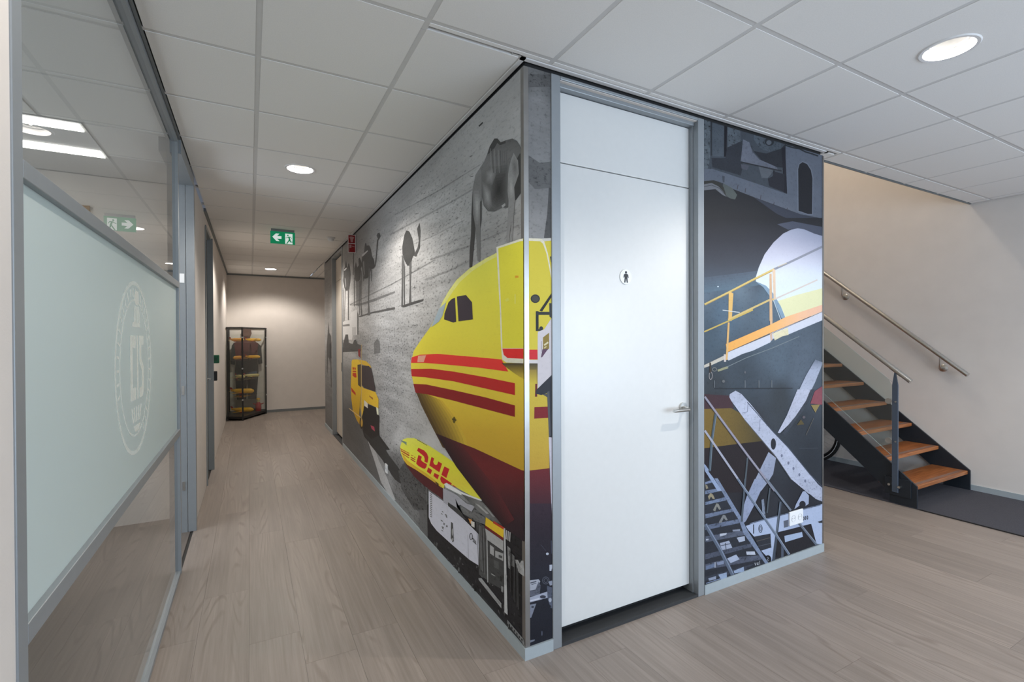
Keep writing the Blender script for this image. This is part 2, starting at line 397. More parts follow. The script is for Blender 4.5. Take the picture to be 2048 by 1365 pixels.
# back wall with the daylight windows behind the camera
bw = MB().box(XL, .4, YB-.15, YB, 0, H).box(4.8, XR, YB-.15, YB, 0, H).box(.4, 4.8, YB-.15, YB, 0, .28).box(.4, 4.8, YB-.15, YB, 2.45, H)
struct(bw.build('wall_back', M_WALL))
win = struct(MB().box(.4, .46, YB-.1, YB-.04, .28, 2.45).box(4.74, 4.8, YB-.1, YB-.04, .28, 2.45).box(.4, 4.8, YB-.1, YB-.04, .28, .34).box(.4, 4.8, YB-.1, YB-.04, 2.39, 2.45)
       .box(1.84, 1.9, YB-.1, YB-.04, .28, 2.45).box(3.3, 3.36, YB-.1, YB-.04, .28, 2.45).build('window_1', M_GREY))
# the office behind the glass
struct(MB().box(-4.6, XL-.1, 2.95, 3.05, 0, H).build('wall_office_end', M_WALL))
struct(MB().box(-4.7, -4.6, -1.9, 3.05, 0, .8).box(-4.7, -4.6, -1.9, 3.05, 2.3, H).box(-4.7, -4.6, -1.9, -1.05, .8, 2.3).box(-4.7, -4.6, 2.55, 3.05, .8, 2.3).build('wall_office_far', M_WALL))
struct(MB().box(-4.68, -4.62, -1.05, 2.55, .8, .85).box(-4.68, -4.62, -1.05, 2.55, 2.25, 2.3).box(-4.68, -4.62, -1.05, -1.0, .8, 2.3).box(-4.68, -4.62, 2.5, 2.55, .8, 2.3).box(-4.68, -4.62, .72, .78, .8, 2.3).build('window_2', M_GREY))
struct(MB().box(-4.6, XL-.1, -1.9, -1.8, 0, H).build('wall_office_near', M_WALL))
# baseboards
struct(MB().box(XR-.012, XR, YB, 4.6, 0, .058).build('baseboard_right', M_BASE))
struct(MB().box(XL, 2.3, YE-.012, YE, 0, .05).build('baseboard_end', M_GREYD))
bb = MB().box(-.010, 0, -.010, 5.03, 0, .056).box(-.010, 0, 6.01, BL, 0, .056)
struct(bb.build('baseboard_block_hall', M_BASE))
bb = MB().box(0, .146, -.010, 0, 0, .056).box(1.192, BW, -.010, 0, 0, .056)
struct(bb.build('baseboard_block_front', M_BASE))

# toilet block ------------------------------------------------------
HB = H-.022
blk = MB()
blk.box(.002, .12, .12, 5.03, 0, HB).box(.002, .12, 6.01, BL, 0, HB).box(.002, .12, 5.03, 6.01, 2.73, HB)     # hall side
blk.box(.002, .146, .002, .12, 0, HB).box(1.192, BW, .002, .12, 0, HB).box(.146, 1.192, .002, .12, 2.735, HB)
blk.box(BW-.12, BW, .12, BL, 0, HB).box(.12, BW-.12, BL-.12, BL, 0, HB)
struct(blk.build('wall_block', M_WALL))
struct(MB().box(.012, BW-.012, .012, BL-.012, HB, H+.08).build('trim_shadow_gap', M_BLACK))

# front door (white) with grey frame
d1 = struct(MB().box(.202, 1.136, .056, .096, .052, 2.362).build('door_1', M_DOOR, bevel=.002), 'tall white toilet door with grey aluminium frame')
part(MB().box(.202, 1.136, .056, .096, 2.367, 2.712), 'transom_panel', M_DOOR, d1, bevel=.002)
part(MB().box(.146, .198, -.006, .12, 0, HB), 'frame_jamb', M_GREY, d1, bevel=.003)
part(MB().box(1.142, 1.192, -.006, .12, 0, HB).box(1.136, 1.146, .03, .12, 0, HB), 'frame_jamb', M_GREY, d1, bevel=.003)
part(MB().box(.198, 1.142, -.006, .12, 2.738, HB).box(.198, 1.142, .02, .12, 2.715, 2.738), 'frame_head', M_GREY, d1, bevel=.003)
part(MB().box(.198, 1.142, .0, .16, 0, .012).box(.198, 1.142, -.004, .004, 0, .016), 'threshold', mat('dark_threshold', (.03,.032,.035), .6), d1)
part(MB().box(.198, 1.142, .10, .12, 0, 2.72), 'dark_reveal', M_BLACK, d1)
h = MB().lathe([(0,-.012),(.026,-.012),(.026,0),(0,0)], (1.082, .056, 1.094), 24, 1)
part(h, 'handle_rose', M_STEEL, d1, smooth=True)
h = MB().tube([(1.082,.056,1.092),(1.082,.012,1.088),(1.079,.004,1.086),(1.072,.0,1.085),(.955,.0,1.085)], .0095, 12)
part(h, 'lever_handle', M_STEEL, d1, smooth=True)
sg = part(MB().lathe([(0,-.004),(.040,-.004),(.041,-.002),(.041,0),(0,0)], (.655, .0555, 1.822), 32, 1), 'round_sign', M_PLAST, d1, smooth=True)
def man(cx, cz, s, y):
    m = MB()
    m.lathe([(0,-.0006),(.115*s,-.0006),(.115*s,0),(0,0)], (cx, y, cz+.40*s), 16, 1)
    body = [(-.13,.27),(.13,.27),(.24,.20),(.30,-.08),(.22,-.10),(.16,.08),(.15,-.05),(.21,-.52),(.08,-.52),(0,-.13),(-.08,-.52),(-.21,-.52),(-.15,-.05),(-.16,.08),(-.22,-.10),(-.30,-.08),(-.24,.20)]
    m.prism([(cx+a*s, cz+b*s) for a, b in body], 1, y-.0006, y)
    return m
part(man(.655, 1.822, .060, .0512), 'man_pictogram', M_BLK, sg)

# hall side door (cream)
d2 = struct(MB().box(.05, .09, 5.09, 5.945, .05, 2.36).build('door_2', M_DOORC, bevel=.002), 'cream toilet door in the hallway side of the block')
part(MB().box(.05, .09, 5.09, 5.945, 2.366, 2.70), 'transom_panel', M_DOORC, d2)
part(MB().box(-.006, .12, 5.03, 5.085, 0, HB), 'frame_jamb', M_GREY, d2)
part(MB().box(-.006, .12, 5.95, 6.01, 0, HB), 'frame_jamb', M_GREY, d2)
part(MB().box(-.006, .12, 5.085, 5.95, 2.72, HB), 'frame_head', M_GREY, d2)
part(MB().box(0, .14, 5.085, 5.95, 0, .012), 'threshold', bpy.data.materials['dark_threshold'], d2)
part(MB().box(.095, .12, 5.085, 5.95, 0, 2.72), 'dark_reveal', M_BLACK, d2)
part(MB().box(-.0, .05, 5.145, 5.175, 1.03, 1.16), 'door_handle', M_BLK, d2, bevel=.008)

# corner profile and end profile of the block
ct = MB().prism([(-.005,-.005),(.020,-.005),(.020,-.001),(-.001,-.001),(-.001,.024),(-.005,.024)], 2, .056, HB-.004)
tr = struct(ct.build('trim_corner', M_STEELD))
ct = MB().prism([(BW+.004,-.004),(BW-.012,-.004),(BW-.012,-.001),(BW+.001,-.001),(BW+.001,.016),(BW+.004,.016)], 2, .056, HB-.004)
struct(ct.build('trim_end', M_STEELD))

# ------------------------------------------------------------------ glazed partition on the left
pt = thing('glass_partition', 'grey framed glass office partition with frosted band and round emblem', 'partition', (XL-.03, .58, 0))
PX0, PX1 = XL-.055, XL+.004
part(MB().box(PX0, PX1, -.682, -.634, 0, H), 'end_post', M_GREY, pt, bevel=.002)
part(MB().box(PX0, PX1, 1.765, 1.800, 0, H), 'end_post', M_GREY, pt, bevel=.002)
part(MB().box(PX0, PX1, -.634, 1.765, H-.03, H), 'top_rail', M_GREY, pt)
part(MB().box(PX0+.01, PX1-.002, -.634, 1.765, 0, .022), 'bottom_rail', M_GREY, pt)
part(MB().box(PX0, PX1, -.634, 1.765, 1.822, 1.86), 'middle_rail', M_GREY, pt, bevel=.002)
part(MB().box(PX0, PX1, -.634, 1.765, .882, .925), 'middle_rail', M_GREY, pt, bevel=.002)
GXp = XL-.012
part(MB().quad((GXp,-.634,1.86),(GXp,1.765,1.86),(GXp,1.765,H-.03),(GXp,-.634,H-.03)), 'glass_pane', M_GLASS, pt)
part(MB().quad((GXp,-.634,.022),(GXp,1.765,.022),(GXp,1.765,.882),(GXp,-.634,.882)), 'glass_pane', M_GLASS, pt)
part(MB().box(GXp-.004, GXp, -.634, 1.765, .925, 1.822), 'frosted_pane', M_FROST, pt)

# office door opening beyond the partition
d3 = struct(MB().box(XL-.1, XL+.018, 1.80, 2.60, 2.685, H-.002).build('door_3', M_GREY), 'grey framed open office doorway beside the glass partition')
part(MB().box(XL-.032, XL+.022, 2.545, 2.60, 0, 2.70), 'frame_jamb', M_GREY, d3, bevel=.002)
part(MB().box(XL-.1, XL-.036, 2.548, 2.60, 0, 2.70), 'frame_jamb', M_GREY, d3)
for z in (1.10, .36):
    part(MB().box(XL-.068, XL-.050, 2.5445, 2.5485, z-.035, z+.035), 'strike_plate', M_STEEL, d3)
part(MB().box(XL-.075, XL-.045, 2.5445, 2.5485, 1.93, 2.0), 'contact_plate', M_PLAST, d3)
d4 = struct(MB().box(XL-.105, XL-.065, 3.92, 4.52, .01, 2.62).build('door_4', M_GREYD), 'dark grey hallway door set back in the left wall')
part(MB().box(XL-.028, XL+.029, 4.555, 4.598, 0, 2.64), 'frame_jamb', M_GREYM, d4)
part(MB().box(XL-.10, XL-.030, 4.567, 4.598, 0, 2.64), 'door_rebate', M_BLACK, d4)
part(MB().box(XL-.06, XL+.012, 3.86, 3.90, 0, 2.64), 'frame_jamb', M_GREYM, d4)
part(MB().box(XL-.06, XL+.012, 3.90, 4.555, 2.62, 2.66), 'frame_head', M_GREYM, d4)
part(MB().tube([(XL-.065,4.44,1.05),(XL+.0,4.44,1.05),(XL+.005,4.43,1.05),(XL+.005,4.33,1.05)], .008, 8), 'door_handle', M_STEEL, d4)

# ------------------------------------------------------------------ downlights
M_REFL = mat('downlight_reflector', (.85,.85,.84), .25)
M_LAMP = mat('lamp_body', (.35,.37,.4), .3, metal=.5)
def downlight(x, y, label, k):
    t = thing('downlight', label, 'downlight', (x, y, H), 0, 'round recessed ceiling downlights')
    t2 = MB().lathe([(.090,.0),(.090,-.004),(.104,-.005),(.108,-.001),(.108,.0)], (x,y,H), 40); part(t2, 'trim_ring', M_TRIMW, t, smooth=True)
    t2 = MB().lathe([(.090,-.002),(.083,.018),(.074,.035),(.070,.075)], (x,y,H), 40); part(t2, 'reflector', M_REFL, t, smooth=True)
    t2 = MB().lathe([(.072,.034),(.068,.030),(.064,.034),(.068,.038),(.072,.034)], (x,y,H), 40); part(t2, 'inner_ring', M_REFL, t, smooth=True)
    part(MB().lathe([(.070,.074),(.0,.074)], (x,y,H), 40), 'back_plate', M_BLK, t)
    part(MB().tube([(x-.045,y+.025,H+.068),(x+.045,y+.005,H+.068)], .009, 8).tube([(x-.045,y-.02,H+.068),(x+.045,y-.04,H+.068)], .009, 8), 'lamp_tube', M_LAMP, t, smooth=True)
    l = bpy.data.lights.new('downlight_lamp', 'SPOT'); l.energy = LAMP_W*k; l.color = WARM; l.shadow_soft_size = .02; l.spot_size = R(150); l.spot_blend = .5
    o = bpy.data.objects.new('downlight_lamp', l); COL.objects.link(o); o.location = (0, 0, .044); o.parent = t
    return t
DL = ['round recessed downlight above the floor in front of the stairs', 'round recessed downlight in the hallway nearest the camera', 'round recessed downlight hidden behind the hanging exit sign',
      'round recessed downlight farthest down the hallway by the end wall', 'round recessed downlight overhead of the camera position', 'round recessed downlight near the entrance windows']
for (x, y), lb in zip(DOWNLIGHTS, DL): downlight(x, y, lb, 1.45 if y > 4 else (.75 if 'overhead' in lb else 1.15))

# office luminaire with two bright strips
ol = thing('office_luminaire', 'office ceiling luminaire with two bright parallel strips behind the glass', 'ceiling light', (-2.6, 2.1, H))
for (a, b) in ((1.80, 1.91), (2.27, 2.40)):
    part(MB().box(-3.2, -2.005, a, b, H-.012, H-.004), 'light_strip', emit('strip_glow', (1,.98,.94), 8), ol)
part(MB().box(-3.22, -1.99, 1.78, 2.42, H-.004, H-.001), 'housing', M_TRIMW, ol)

# lamp of the upper stairwell
ul = thing('stairwell_lamp', 'warm round lamp on the upper stairwell ceiling', 'ceiling light', (3.6, 1.6, 5.7))
part(MB().lathe([(.0,-.09),(.10,-.085),(.16,-.06),(.18,0)], (3.6,1.6,5.7), 28), 'lamp_bowl', emit('bowl_glow', (1,.86,.68), 3), ul, smooth=True)
l = bpy.data.lights.new('stairwell_bulb', 'POINT'); l.energy = 75; l.color = (1,.89,.75); l.shadow_soft_size = .12
o = bpy.data.objects.new('stairwell_bulb', l); COL.objects.link(o); o.location = (0,0,-.25); o.parent = ul
# ------------------------------------------------------------------ photo wallpaper (flat print on the block)
def mural_mat(name, bump=.25, rough=.55):
    m = bpy.data.materials.new(name); m.use_nodes = True; nt = m.node_tree; L = nt.links.new; N = nt.nodes.new
    b = nt.nodes['Principled BSDF']; b.inputs['Roughness'].default_value = rough; b.inputs['Specular IOR Level'].default_value = .25
    at = N('ShaderNodeAttribute'); at.attribute_name = 'Col'
    tc = N('ShaderNodeTexCoord')
    mp = N('ShaderNodeMapping'); mp.inputs['Scale'].default_value = (1, .55, 1.5); L(tc.outputs['Object'], mp.inputs[0])
    n1 = N('ShaderNodeTexNoise'); n1.inputs['Scale'].default_value = 42; n1.inputs['Detail'].default_value = 6; n1.inputs['Roughness'].default_value = .7; L(mp.outputs[0], n1.inputs['Vector'])
    r1 = N('ShaderNodeMapRange'); r1.inputs['From Min'].default_value = .34; r1.inputs['From Max'].default_value = .47; r1.inputs['To Min'].default_value = -.9; r1.inputs['To Max'].default_value = 0; L(n1.outputs['Fac'], r1.inputs['Value'])
    n2 = N('ShaderNodeTexNoise'); n2.inputs['Scale'].default_value = 6; n2.inputs['Detail'].default_value = 8; n2.inputs['Roughness'].default_value = .72
    mpb = N('ShaderNodeMapping'); mpb.inputs['Scale'].default_value = (1, .22, 2.2); mpb.inputs['Rotation'].default_value = (.10, 0, 0); L(tc.outputs['Object'], mpb.inputs[0]); L(mpb.outputs[0], n2.inputs['Vector'])
    r2 = N('ShaderNodeMapRange'); r2.inputs['From Min'].default_value = .32; r2.inputs['From Max'].default_value = .68; r2.inputs['To Min'].default_value = -.30; r2.inputs['To Max'].default_value = .34; L(n2.outputs['Fac'], r2.inputs['Value'])
    s = N('ShaderNodeMath'); s.operation = 'ADD'; L(r1.outputs[0], s.inputs[0]); L(r2.outputs[0], s.inputs[1])
    s2 = N('ShaderNodeMath'); s2.operation = 'MULTIPLY'; L(s.outputs[0], s2.inputs[0]); L(at.outputs['Alpha'], s2.inputs[1])
    s3 = N('ShaderNodeMath'); s3.operation = 'ADD'; s3.inputs[1].default_value = 1; s3.use_clamp = False; L(s2.outputs[0], s3.inputs[0])
    s4 = N('ShaderNodeMath'); s4.operation = 'MAXIMUM'; s4.inputs[1].default_value = .12; L(s3.outputs[0], s4.inputs[0])
    vm = N('ShaderNodeVectorMath'); vm.operation = 'SCALE'; L(at.outputs['Color'], vm.inputs[0]); L(s4.outputs[0], vm.inputs['Scale']); L(vm.outputs[0], b.inputs['Base Color'])
    nb = N('ShaderNodeTexNoise'); nb.inputs['Scale'].default_value = 160; nb.inputs['Detail'].default_value = 2; L(tc.outputs['Object'], nb.inputs['Vector'])
    bp = N('ShaderNodeBump'); bp.inputs['Strength'].default_value = bump; bp.inputs['Distance'].default_value = .002; L(nb.outputs['Fac'], bp.inputs['Height']); L(bp.outputs[0], b.inputs['Normal'])
    return m
M_MURAL = mural_mat('vinyl_photo_print')

class Mural:
    """collects flat printed shapes traced onto one wall plane; every shape is a thin layer of the print"""
    def __init__(s, ax, v, sgn, bounds, gain, tint=(1,1,1)):
        s.ax, s.v, s.sgn, s.b, s.gain, s.tint = ax, v, sgn, bounds, gain, tint; s.off = .0004; s.parts = {}; s.order = []
    def col(s, c):
        if isinstance(c, (int, float)): c = (c, c, c)
        l = lin(c); return [min(.92, l[i]*s.gain*s.tint[i]) for i in range(3)]
    def put(s, partname, verts, faces, cols):
        if partname not in s.parts: s.parts[partname] = ([], [], []); s.order.append(partname)
        V, Fc, C = s.parts[partname]; n = len(V); V += verts; Fc += [tuple(n+i for i in f) for f in faces]; C += cols
    def poly(s, partname, crop, pts, c, grain=.12, grad=None):
        """pts in crop coordinates -> photograph -> wall; c one colour; grad = ('x'|'y', [(pos, colour)...]) in crop units"""
        bm = bmesh.new()
        vs = [bm.verts.new((p[0], p[1], 0)) for p in pts]
        try: bm.faces.new(vs)
        except ValueError: bm.free(); return
        bm.normal_update()
        if grad:
            a = 0 if grad[0] == 'x' else 1
            st = grad[1]; lo, hi = st[0][0], st[-1][0]; cuts = [lo+(hi-lo)*k/8 for k in range(1, 8)]
            for q in cuts:
                co = [0,0,0]; no = [0,0,0]; co[a] = q; no[a] = 1
                bmesh.ops.bisect_plane(bm, geom=bm.verts[:]+bm.edges[:]+bm.faces[:], plane_co=co, plane_no=no)
        bm.normal_update(); bmesh.ops.triangulate(bm, faces=bm.faces[:])
        ox, oy, sc = crop
        for v in bm.verts: v.co = un(ox + v.co.x/sc, oy + v.co.y/sc, s.ax, s.v)
        bm.normal_update()
        h = 1 - s.ax      # horizontal wall axis (0 or 1)
        for (axis, val, sign) in ((h, s.b[0], -1), (h, s.b[1], 1), (2, s.b[2], -1), (2, s.b[3], 1)):
            co = [0,0,0]; no = [0,0,0]; co[axis] = val; no[axis] = sign
            bmesh.ops.bisect_plane(bm, geom=bm.verts[:]+bm.edges[:]+bm.faces[:], plane_co=co, plane_no=no, clear_outer=True)
        bm.normal_update(); bmesh.ops.triangulate(bm, faces=bm.faces[:])
        if not bm.faces: bm.free(); return
        s.off += 1.6e-5
        bm.verts.index_update(); V = []; C = []
        for v in bm.verts:
            val = s.col(c)
            if grad:
                d = v.co - Vector((CX, CY, CZ)); fw = d.dot(_F)
                t = (1024 + F_PX*d.dot(_R)/fw - ox)*sc if a == 0 else (682.5 - F_PX*d.dot(_U)/fw - oy)*sc
                st = grad[1]; val = s.col(st[0][1])
                for (p0, c0), (p1, c1) in zip(st, st[1:]):
                    if t >= p0:
                        k = min(1, (t-p0)/(p1-p0)); A_ = np.array(s.col(c0)); B_ = np.array(s.col(c1)); val = A_*(1-k)+B_*k
            q = [v.co.x, v.co.y, v.co.z]; q[s.ax] = s.v + s.sgn*s.off; V.append(tuple(q)); C.append((*val, grain))
        Fc = [tuple(v.index for v in f.verts) for f in bm.faces]; bm.free()
        s.put(partname, V, Fc, C)
    def ell(s, partname, crop, cx, cy, rx, ry, c, grain=.05, n=18):
        s.poly(partname, crop, [(cx+rx*math.cos(2*math.pi*k/n), cy+ry*math.sin(2*math.pi*k/n)) for k in range(n)], c, grain)
    def ring(s, partname, crop, cx, cy, rx, ry, w, c, n=18):
        for k in range(n):
            a0, a1 = 2*math.pi*k/n, 2*math.pi*(k+1)/n
            s.poly(partname, crop, [(cx+rx*math.cos(a0), cy+ry*math.sin(a0)), (cx+rx*math.cos(a1), cy+ry*math.sin(a1)), (cx+(rx-w)*math.cos(a1), cy+(ry-w)*math.sin(a1)), (cx+(rx-w)*math.cos(a0), cy+(ry-w)*math.sin(a0))], c, .05)
    def line(s, partname, crop, pts, w, c, grain=.1):
        for a, b in zip(pts, pts[1:]):
            dx, dy = b[0]-a[0], b[1]-a[1]; l = math.hypot(dx, dy) or 1; nx, ny = -dy/l*w/2, dx/l*w/2
            s.poly(partname, crop, [(a[0]+nx,a[1]+ny),(b[0]+nx,b[1]+ny),(b[0]-nx,b[1]-ny),(a[0]-nx,a[1]-ny)], c, grain)
    def blob(s, partname, crop, pts, c_out, c_in, n=6, grain=.15, k=.15):
        """soft-edged tone: nested copies of an outline, shrinking to its middle"""
        cx = sum(p[0] for p in pts)/len(pts); cy = sum(p[1] for p in pts)/len(pts)
        A_ = np.array((c_out,)*3 if isinstance(c_out, (int, float)) else c_out, float); B_ = np.array((c_in,)*3 if isinstance(c_in, (int, float)) else c_in, float)
        for i in range(n):
            t = i/(n-1); f = 1-(1-k)*t
            s.poly(partname, crop, [(cx+(p[0]-cx)*f, cy+(p[1]-cy)*f) for p in pts], tuple(A_*(1-t)+B_*t), grain)
    def fade(s, partname, crop, ea, eb, ca, cb, n=7, grain=.08):
        """tone running from outline ea to outline eb (same number of points)"""
        A_ = np.array(ca, float); B_ = np.array(cb, float)
        for i in range(n):
            t0, t1 = i/n, (i+1)/n; t = (i+.5)/n
            p0 = [(a[0]*(1-t0)+b[0]*t0, a[1]*(1-t0)+b[1]*t0) for a, b in zip(ea, eb)]; p1 = [(a[0]*(1-t1)+b[0]*t1, a[1]*(1-t1)+b[1]*t1) for a, b in zip(ea, eb)]
            for j in range(len(ea)-1): s.poly(partname, crop, [p0[j], p0[j+1], p1[j+1], p1[j]], tuple(A_*(1-t)+B_*t), grain)
    def ground(s, partname, ctrl, step, grainf=.6, ripple=.0):
        """vertex-coloured backdrop over the whole panel; ctrl = [(px, py, colour[, grain])]"""
        h0, h1, z0, z1 = s.b; nh = max(2, int((h1-h0)/step)); nz = max(2, int((z1-z0)/step))
        cam_h = (CX, CY)[1-s.ax]
        def uv(hh, zz):
            if s.ax == 0: u = 1/(hh-CY+.25); return u*1.9, (zz-CZ)*u*.98
            return hh*.44, (zz-CZ)*.33
        P = []; Cc = []
        for c in ctrl:
            w = un(c[0], c[1], s.ax, s.v); P.append(uv(w[1-s.ax], w[2])); Cc.append([*s.col(c[2]), (c[3] if len(c) > 3 else grainf)*1.15])
        P = np.array(P); Cc = np.array(Cc)
        V = []; U = []
        for j in range(nz+1):
            for i in range(nh+1):
                hh = h0+(h1-h0)*i/nh; zz = z0+(z1-z0)*j/nz
                q = [hh, zz]; q.insert(s.ax, s.v+s.sgn*.0003); V.append(tuple(q)); U.append(uv(hh, zz))
        U = np.array(U)
        d2 = ((U[:, None, :]-P[None])**2).sum(-1) + 1e-5
        w = d2**-1.6; w /= w.sum(1, keepdims=True); C = w @ Cc
        if s.ax == 0: C[:, :3] = np.minimum(C[:, :3]*1.12, .85)
        Fc = [(j*(nh+1)+i, j*(nh+1)+i+1, (j+1)*(nh+1)+i+1, (j+1)*(nh+1)+i) for j in range(nz) for i in range(nh)]
        s.put(partname, V, Fc, [tuple(c) for c in C])
    def build(s, root):
        for n in s.order:
            V, Fc, C = s.parts[n]
            me = bpy.data.meshes.new(n); me.from_pydata(V, [], Fc)
            ca = me.color_attributes.new('Col', 'FLOAT_COLOR', 'POINT'); ca.data.foreach_set('color', np.array(C, dtype=np.float32).ravel())
            me.materials.append(M_MURAL); me.transform(Matrix.Translation(-Vector(root.location)))
            me.update()
            # faces look out of the wall
            bm = bmesh.new(); bm.from_mesh(me)
            fl = [f for f in bm.faces if (f.normal[s.ax]*s.sgn) < 0]; bmesh.ops.reverse_faces(bm, faces=fl); bm.to_mesh(me); bm.free()
            o = bpy.data.objects.new(n, me); COL.objects.link(o); o.parent = root

C5, C6, C7, CA = (780,120,3.103), (780,460,3.103), (680,820,2.73), (640,420,2.627)
CV, CC, CG, CD, CB = (690,680,6.2), (680,460,6.2), (840,960,4.014), (780,860,8.53), (930,260,4.877)
T3, T4, T2 = (1040,460,4.265), (1040,740,4.265), (1040,1020,4.875)
R1, R2, R3, R5, R6 = (1400,230,6.5), (1400,440,6.824), (1400,620,7.584), (1400,780,6.824), (1400,960,6.5)
PXc = (0,0,1.0)

# --- long hall side ---------------------------------------------------
rootL = thing('wall_mural', 'long photo mural with yellow airliner, camels and van on the hallway side', 'wall mural', (0, 2.5, 0))
GL = 1.5
A = Mural(0, -.0, -1, (.001, 5.03, .056, HB), GL)
A.ground('desert_print', [
 (1040,160,128,.25),(1000,220,132,.25),(960,300,136,.3),(1040,260,138,.3),(900,330,128,.3),(860,300,120,.25),(840,330,125,.3),(800,370,122,.3),(760,420,120,.3),(720,460,115,.3),(690,500,112,.3),
 (850,420,146,.5),(800,470,146,.6),(900,480,142,.9),(900,430,145,.6),(950,420,138,.4),(1000,480,132,.5),(930,520,135,.5),(760,520,146,.7),(720,540,132,.5),(860,560,152,.8),(800,600,158,.6),(840,620,158,.7),(760,640,165,.7),(720,640,158,.7),(700,560,134,.5),(690,620,175,.4),
 (700,690,150,.6),(760,700,140,1),(800,700,146,1),(830,680,152,.9),(720,690,122,.9),(790,760,140,1),(770,800,132,1),(820,800,152,.7),(840,840,152,.5),(790,850,134,.9),(800,870,158,.4),(860,890,166,.1),(900,930,166,.1),
 (695,760,105,.3),(700,830,86,.3),(700,880,82,.3),(720,900,84,.3),(740,930,90,.3),(760,950,105,.5),(770,960,125,.4),(800,980,98,.8),(790,930,88,1),(820,960,84,1.2),(840,1010,74,.8),(830,1020,100,.8),
 (860,1050,62,1),(900,1100,38,1),(950,1150,32,1),(1000,1220,30,1),(1040,1290,30,1)], .02)
# ripples and stones of the plain
for k in range(120):
    x = random.uniform(690, 1000); y = random.uniform(260, 900)
    if y < 1.02*(1042-x)+150: continue
    if x > 830 and y > 500: continue
    if x < 760 and y > 660: continue
    l = random.uniform(3, 10); sl = random.uniform(-.45, -.15)
    A.poly('desert_print', PXc, [(x,y),(x+l*.5,y+sl*l*.5-.5),(x+l,y+sl*l),(x+l*.5,y+sl*l*.5+random.uniform(.4,1.4))], random.uniform(70,110), .5)
for (x0,y0,x1,y1,w,c) in ((780,470,1030,330,3,128),(790,430,960,330,2,124),(800,500,930,440,2,130),(860,520,1035,452,3,126),(850,560,940,520,3,134),(700,610,870,520,2,124)):
    A.line('desert_print', PXc, [(x0,y0),((x0+x1)/2,(y0+y1)/2+3),(x1,y1)], w, c, .9)
A.poly('desert_print', C5, [(550,410),(575,385),(580,392),(556,415)], 50)
# distant shed, trees and far camels
p = 'camel_train_print'
A.poly(p, CC, [(235,1070),(400,1018),(682,958),(682,988),(400,1038),(240,1085)], 84, .6)
A.poly(p, CC, [(120,935),(300,900),(420,855),(682,760),(682,782),(430,885),(250,940)], 112, .6)
A.poly(p, CC, [(35,1140),(130,1120),(135,1030),(200,990),(216,1000),(220,1300),(160,1310),(150,1365),(35,1365)], 186, .15)
A.poly(p, CC, [(215,1010),(230,1050),(227,1300),(216,1300)], 66)
A.poly(p, CC, [(35,1180),(120,1165),(122,1195),(40,1200)], 110); A.poly(p, CC, [(152,1210),(200,1205),(200,1310),(152,1310)], 165)
A.poly(p, CA, [(122,705),(135,655),(148,655),(152,700),(172,705),(180,685),(190,682),(198,705),(216,712),(216,742),(120,748)], 74, .6)
A.poly(p, CA, [(283,700),(300,680),(314,690),(318,752),(285,757)], 104, .6)
A.poly(p, CC, [(45,490),(60,470),(75,380),(88,440),(98,470),(105,412),(118,428),(126,470),(135,560),(130,640),(115,750),(75,757),(55,720),(40,640)], 60, .3)
A.poly(p, CC, [(45,500),(80,468),(86,480),(60,507)], 175)
A.poly(p, CC, [(60,600),(72,600),(78,700),(70,720)], 110)
for leg in ([(42,700),(50,760),(46,1140),(39,1140)], [(98,740),(113,740),(109,1120),(99,1120)], [(62,740),(70,740),(60,1130),(54,1130)]): A.poly(p, CC, leg, 82)
A.poly(p, CC, [(165,280),(176,280),(172,560),(160,560)], 72)
A.poly(p, CC, [(178,480),(200,395),(214,470),(234,440),(230,360),(245,343),(268,400),(274,450),(260,480),(250,620),(230,642),(200,642),(180,600)], 70, .3)
for leg in ([(172,590),(184,600),(184,950),(174,950)], [(203,640),(216,640),(218,940),(206,940)], [(240,640),(252,630),(250,1060),(240,1055)], [(258,480),(272,520),(266,900),(280,1078),(262,1078),(256,800)], [(222,640),(230,640),(232,950),(224,950)]): A.poly(p, CC, leg, 84)
A.poly(p, CC, [(275,315),(300,280),(310,180),(322,158),(335,200),(345,193),(366,195),(385,240),(400,330),(420,362),(434,440),(446,330),(460,130),(472,110),(455,72),(465,45),(490,33),(506,80),(490,115),(478,130),(465,250),(452,400),(440,452),(418,482),(390,485),(362,560),(345,600),(300,607),(285,540),(270,420)], 72, .3)
A.poly(p, CC, [(270,312),(345,252),(347,268),(280,334)], 168); A.poly(p, CC, [(285,400),(300,380),(310,540),(300,590)], 118)
for leg in ([(355,480),(378,480),(368,640),(362,900),(376,1062),(345,1062),(350,900)], [(384,490),(399,488),(396,640),(388,640)], [(285,560),(300,600),(292,640),(286,640)]): A.poly(p, CC, leg, 92)
A.poly(p, CA, [(433,195),(444,132),(455,108),(470,113),(486,150),(501,232),(488,247),(475,292),(460,294),(445,267),(434,232)], 58, .3)
A.poly(p, CA, [(493,240),(513,200),(521,160),(511,100),(524,68),(529,110),(526,200),(505,247)], 66)
for leg in ([(431,240),(440,240),(438,400),(436,510),(428,510),(430,400)], [(441,262),(447,300),(447,500),(441,500)], [(470,285),(482,268),(478,400),(481,500),(468,505),(472,400)]): A.poly(p, CA, leg, 84)
A.poly(p, CA, [(430,504),(500,480),(546,468),(541,480),(440,513)], 70)
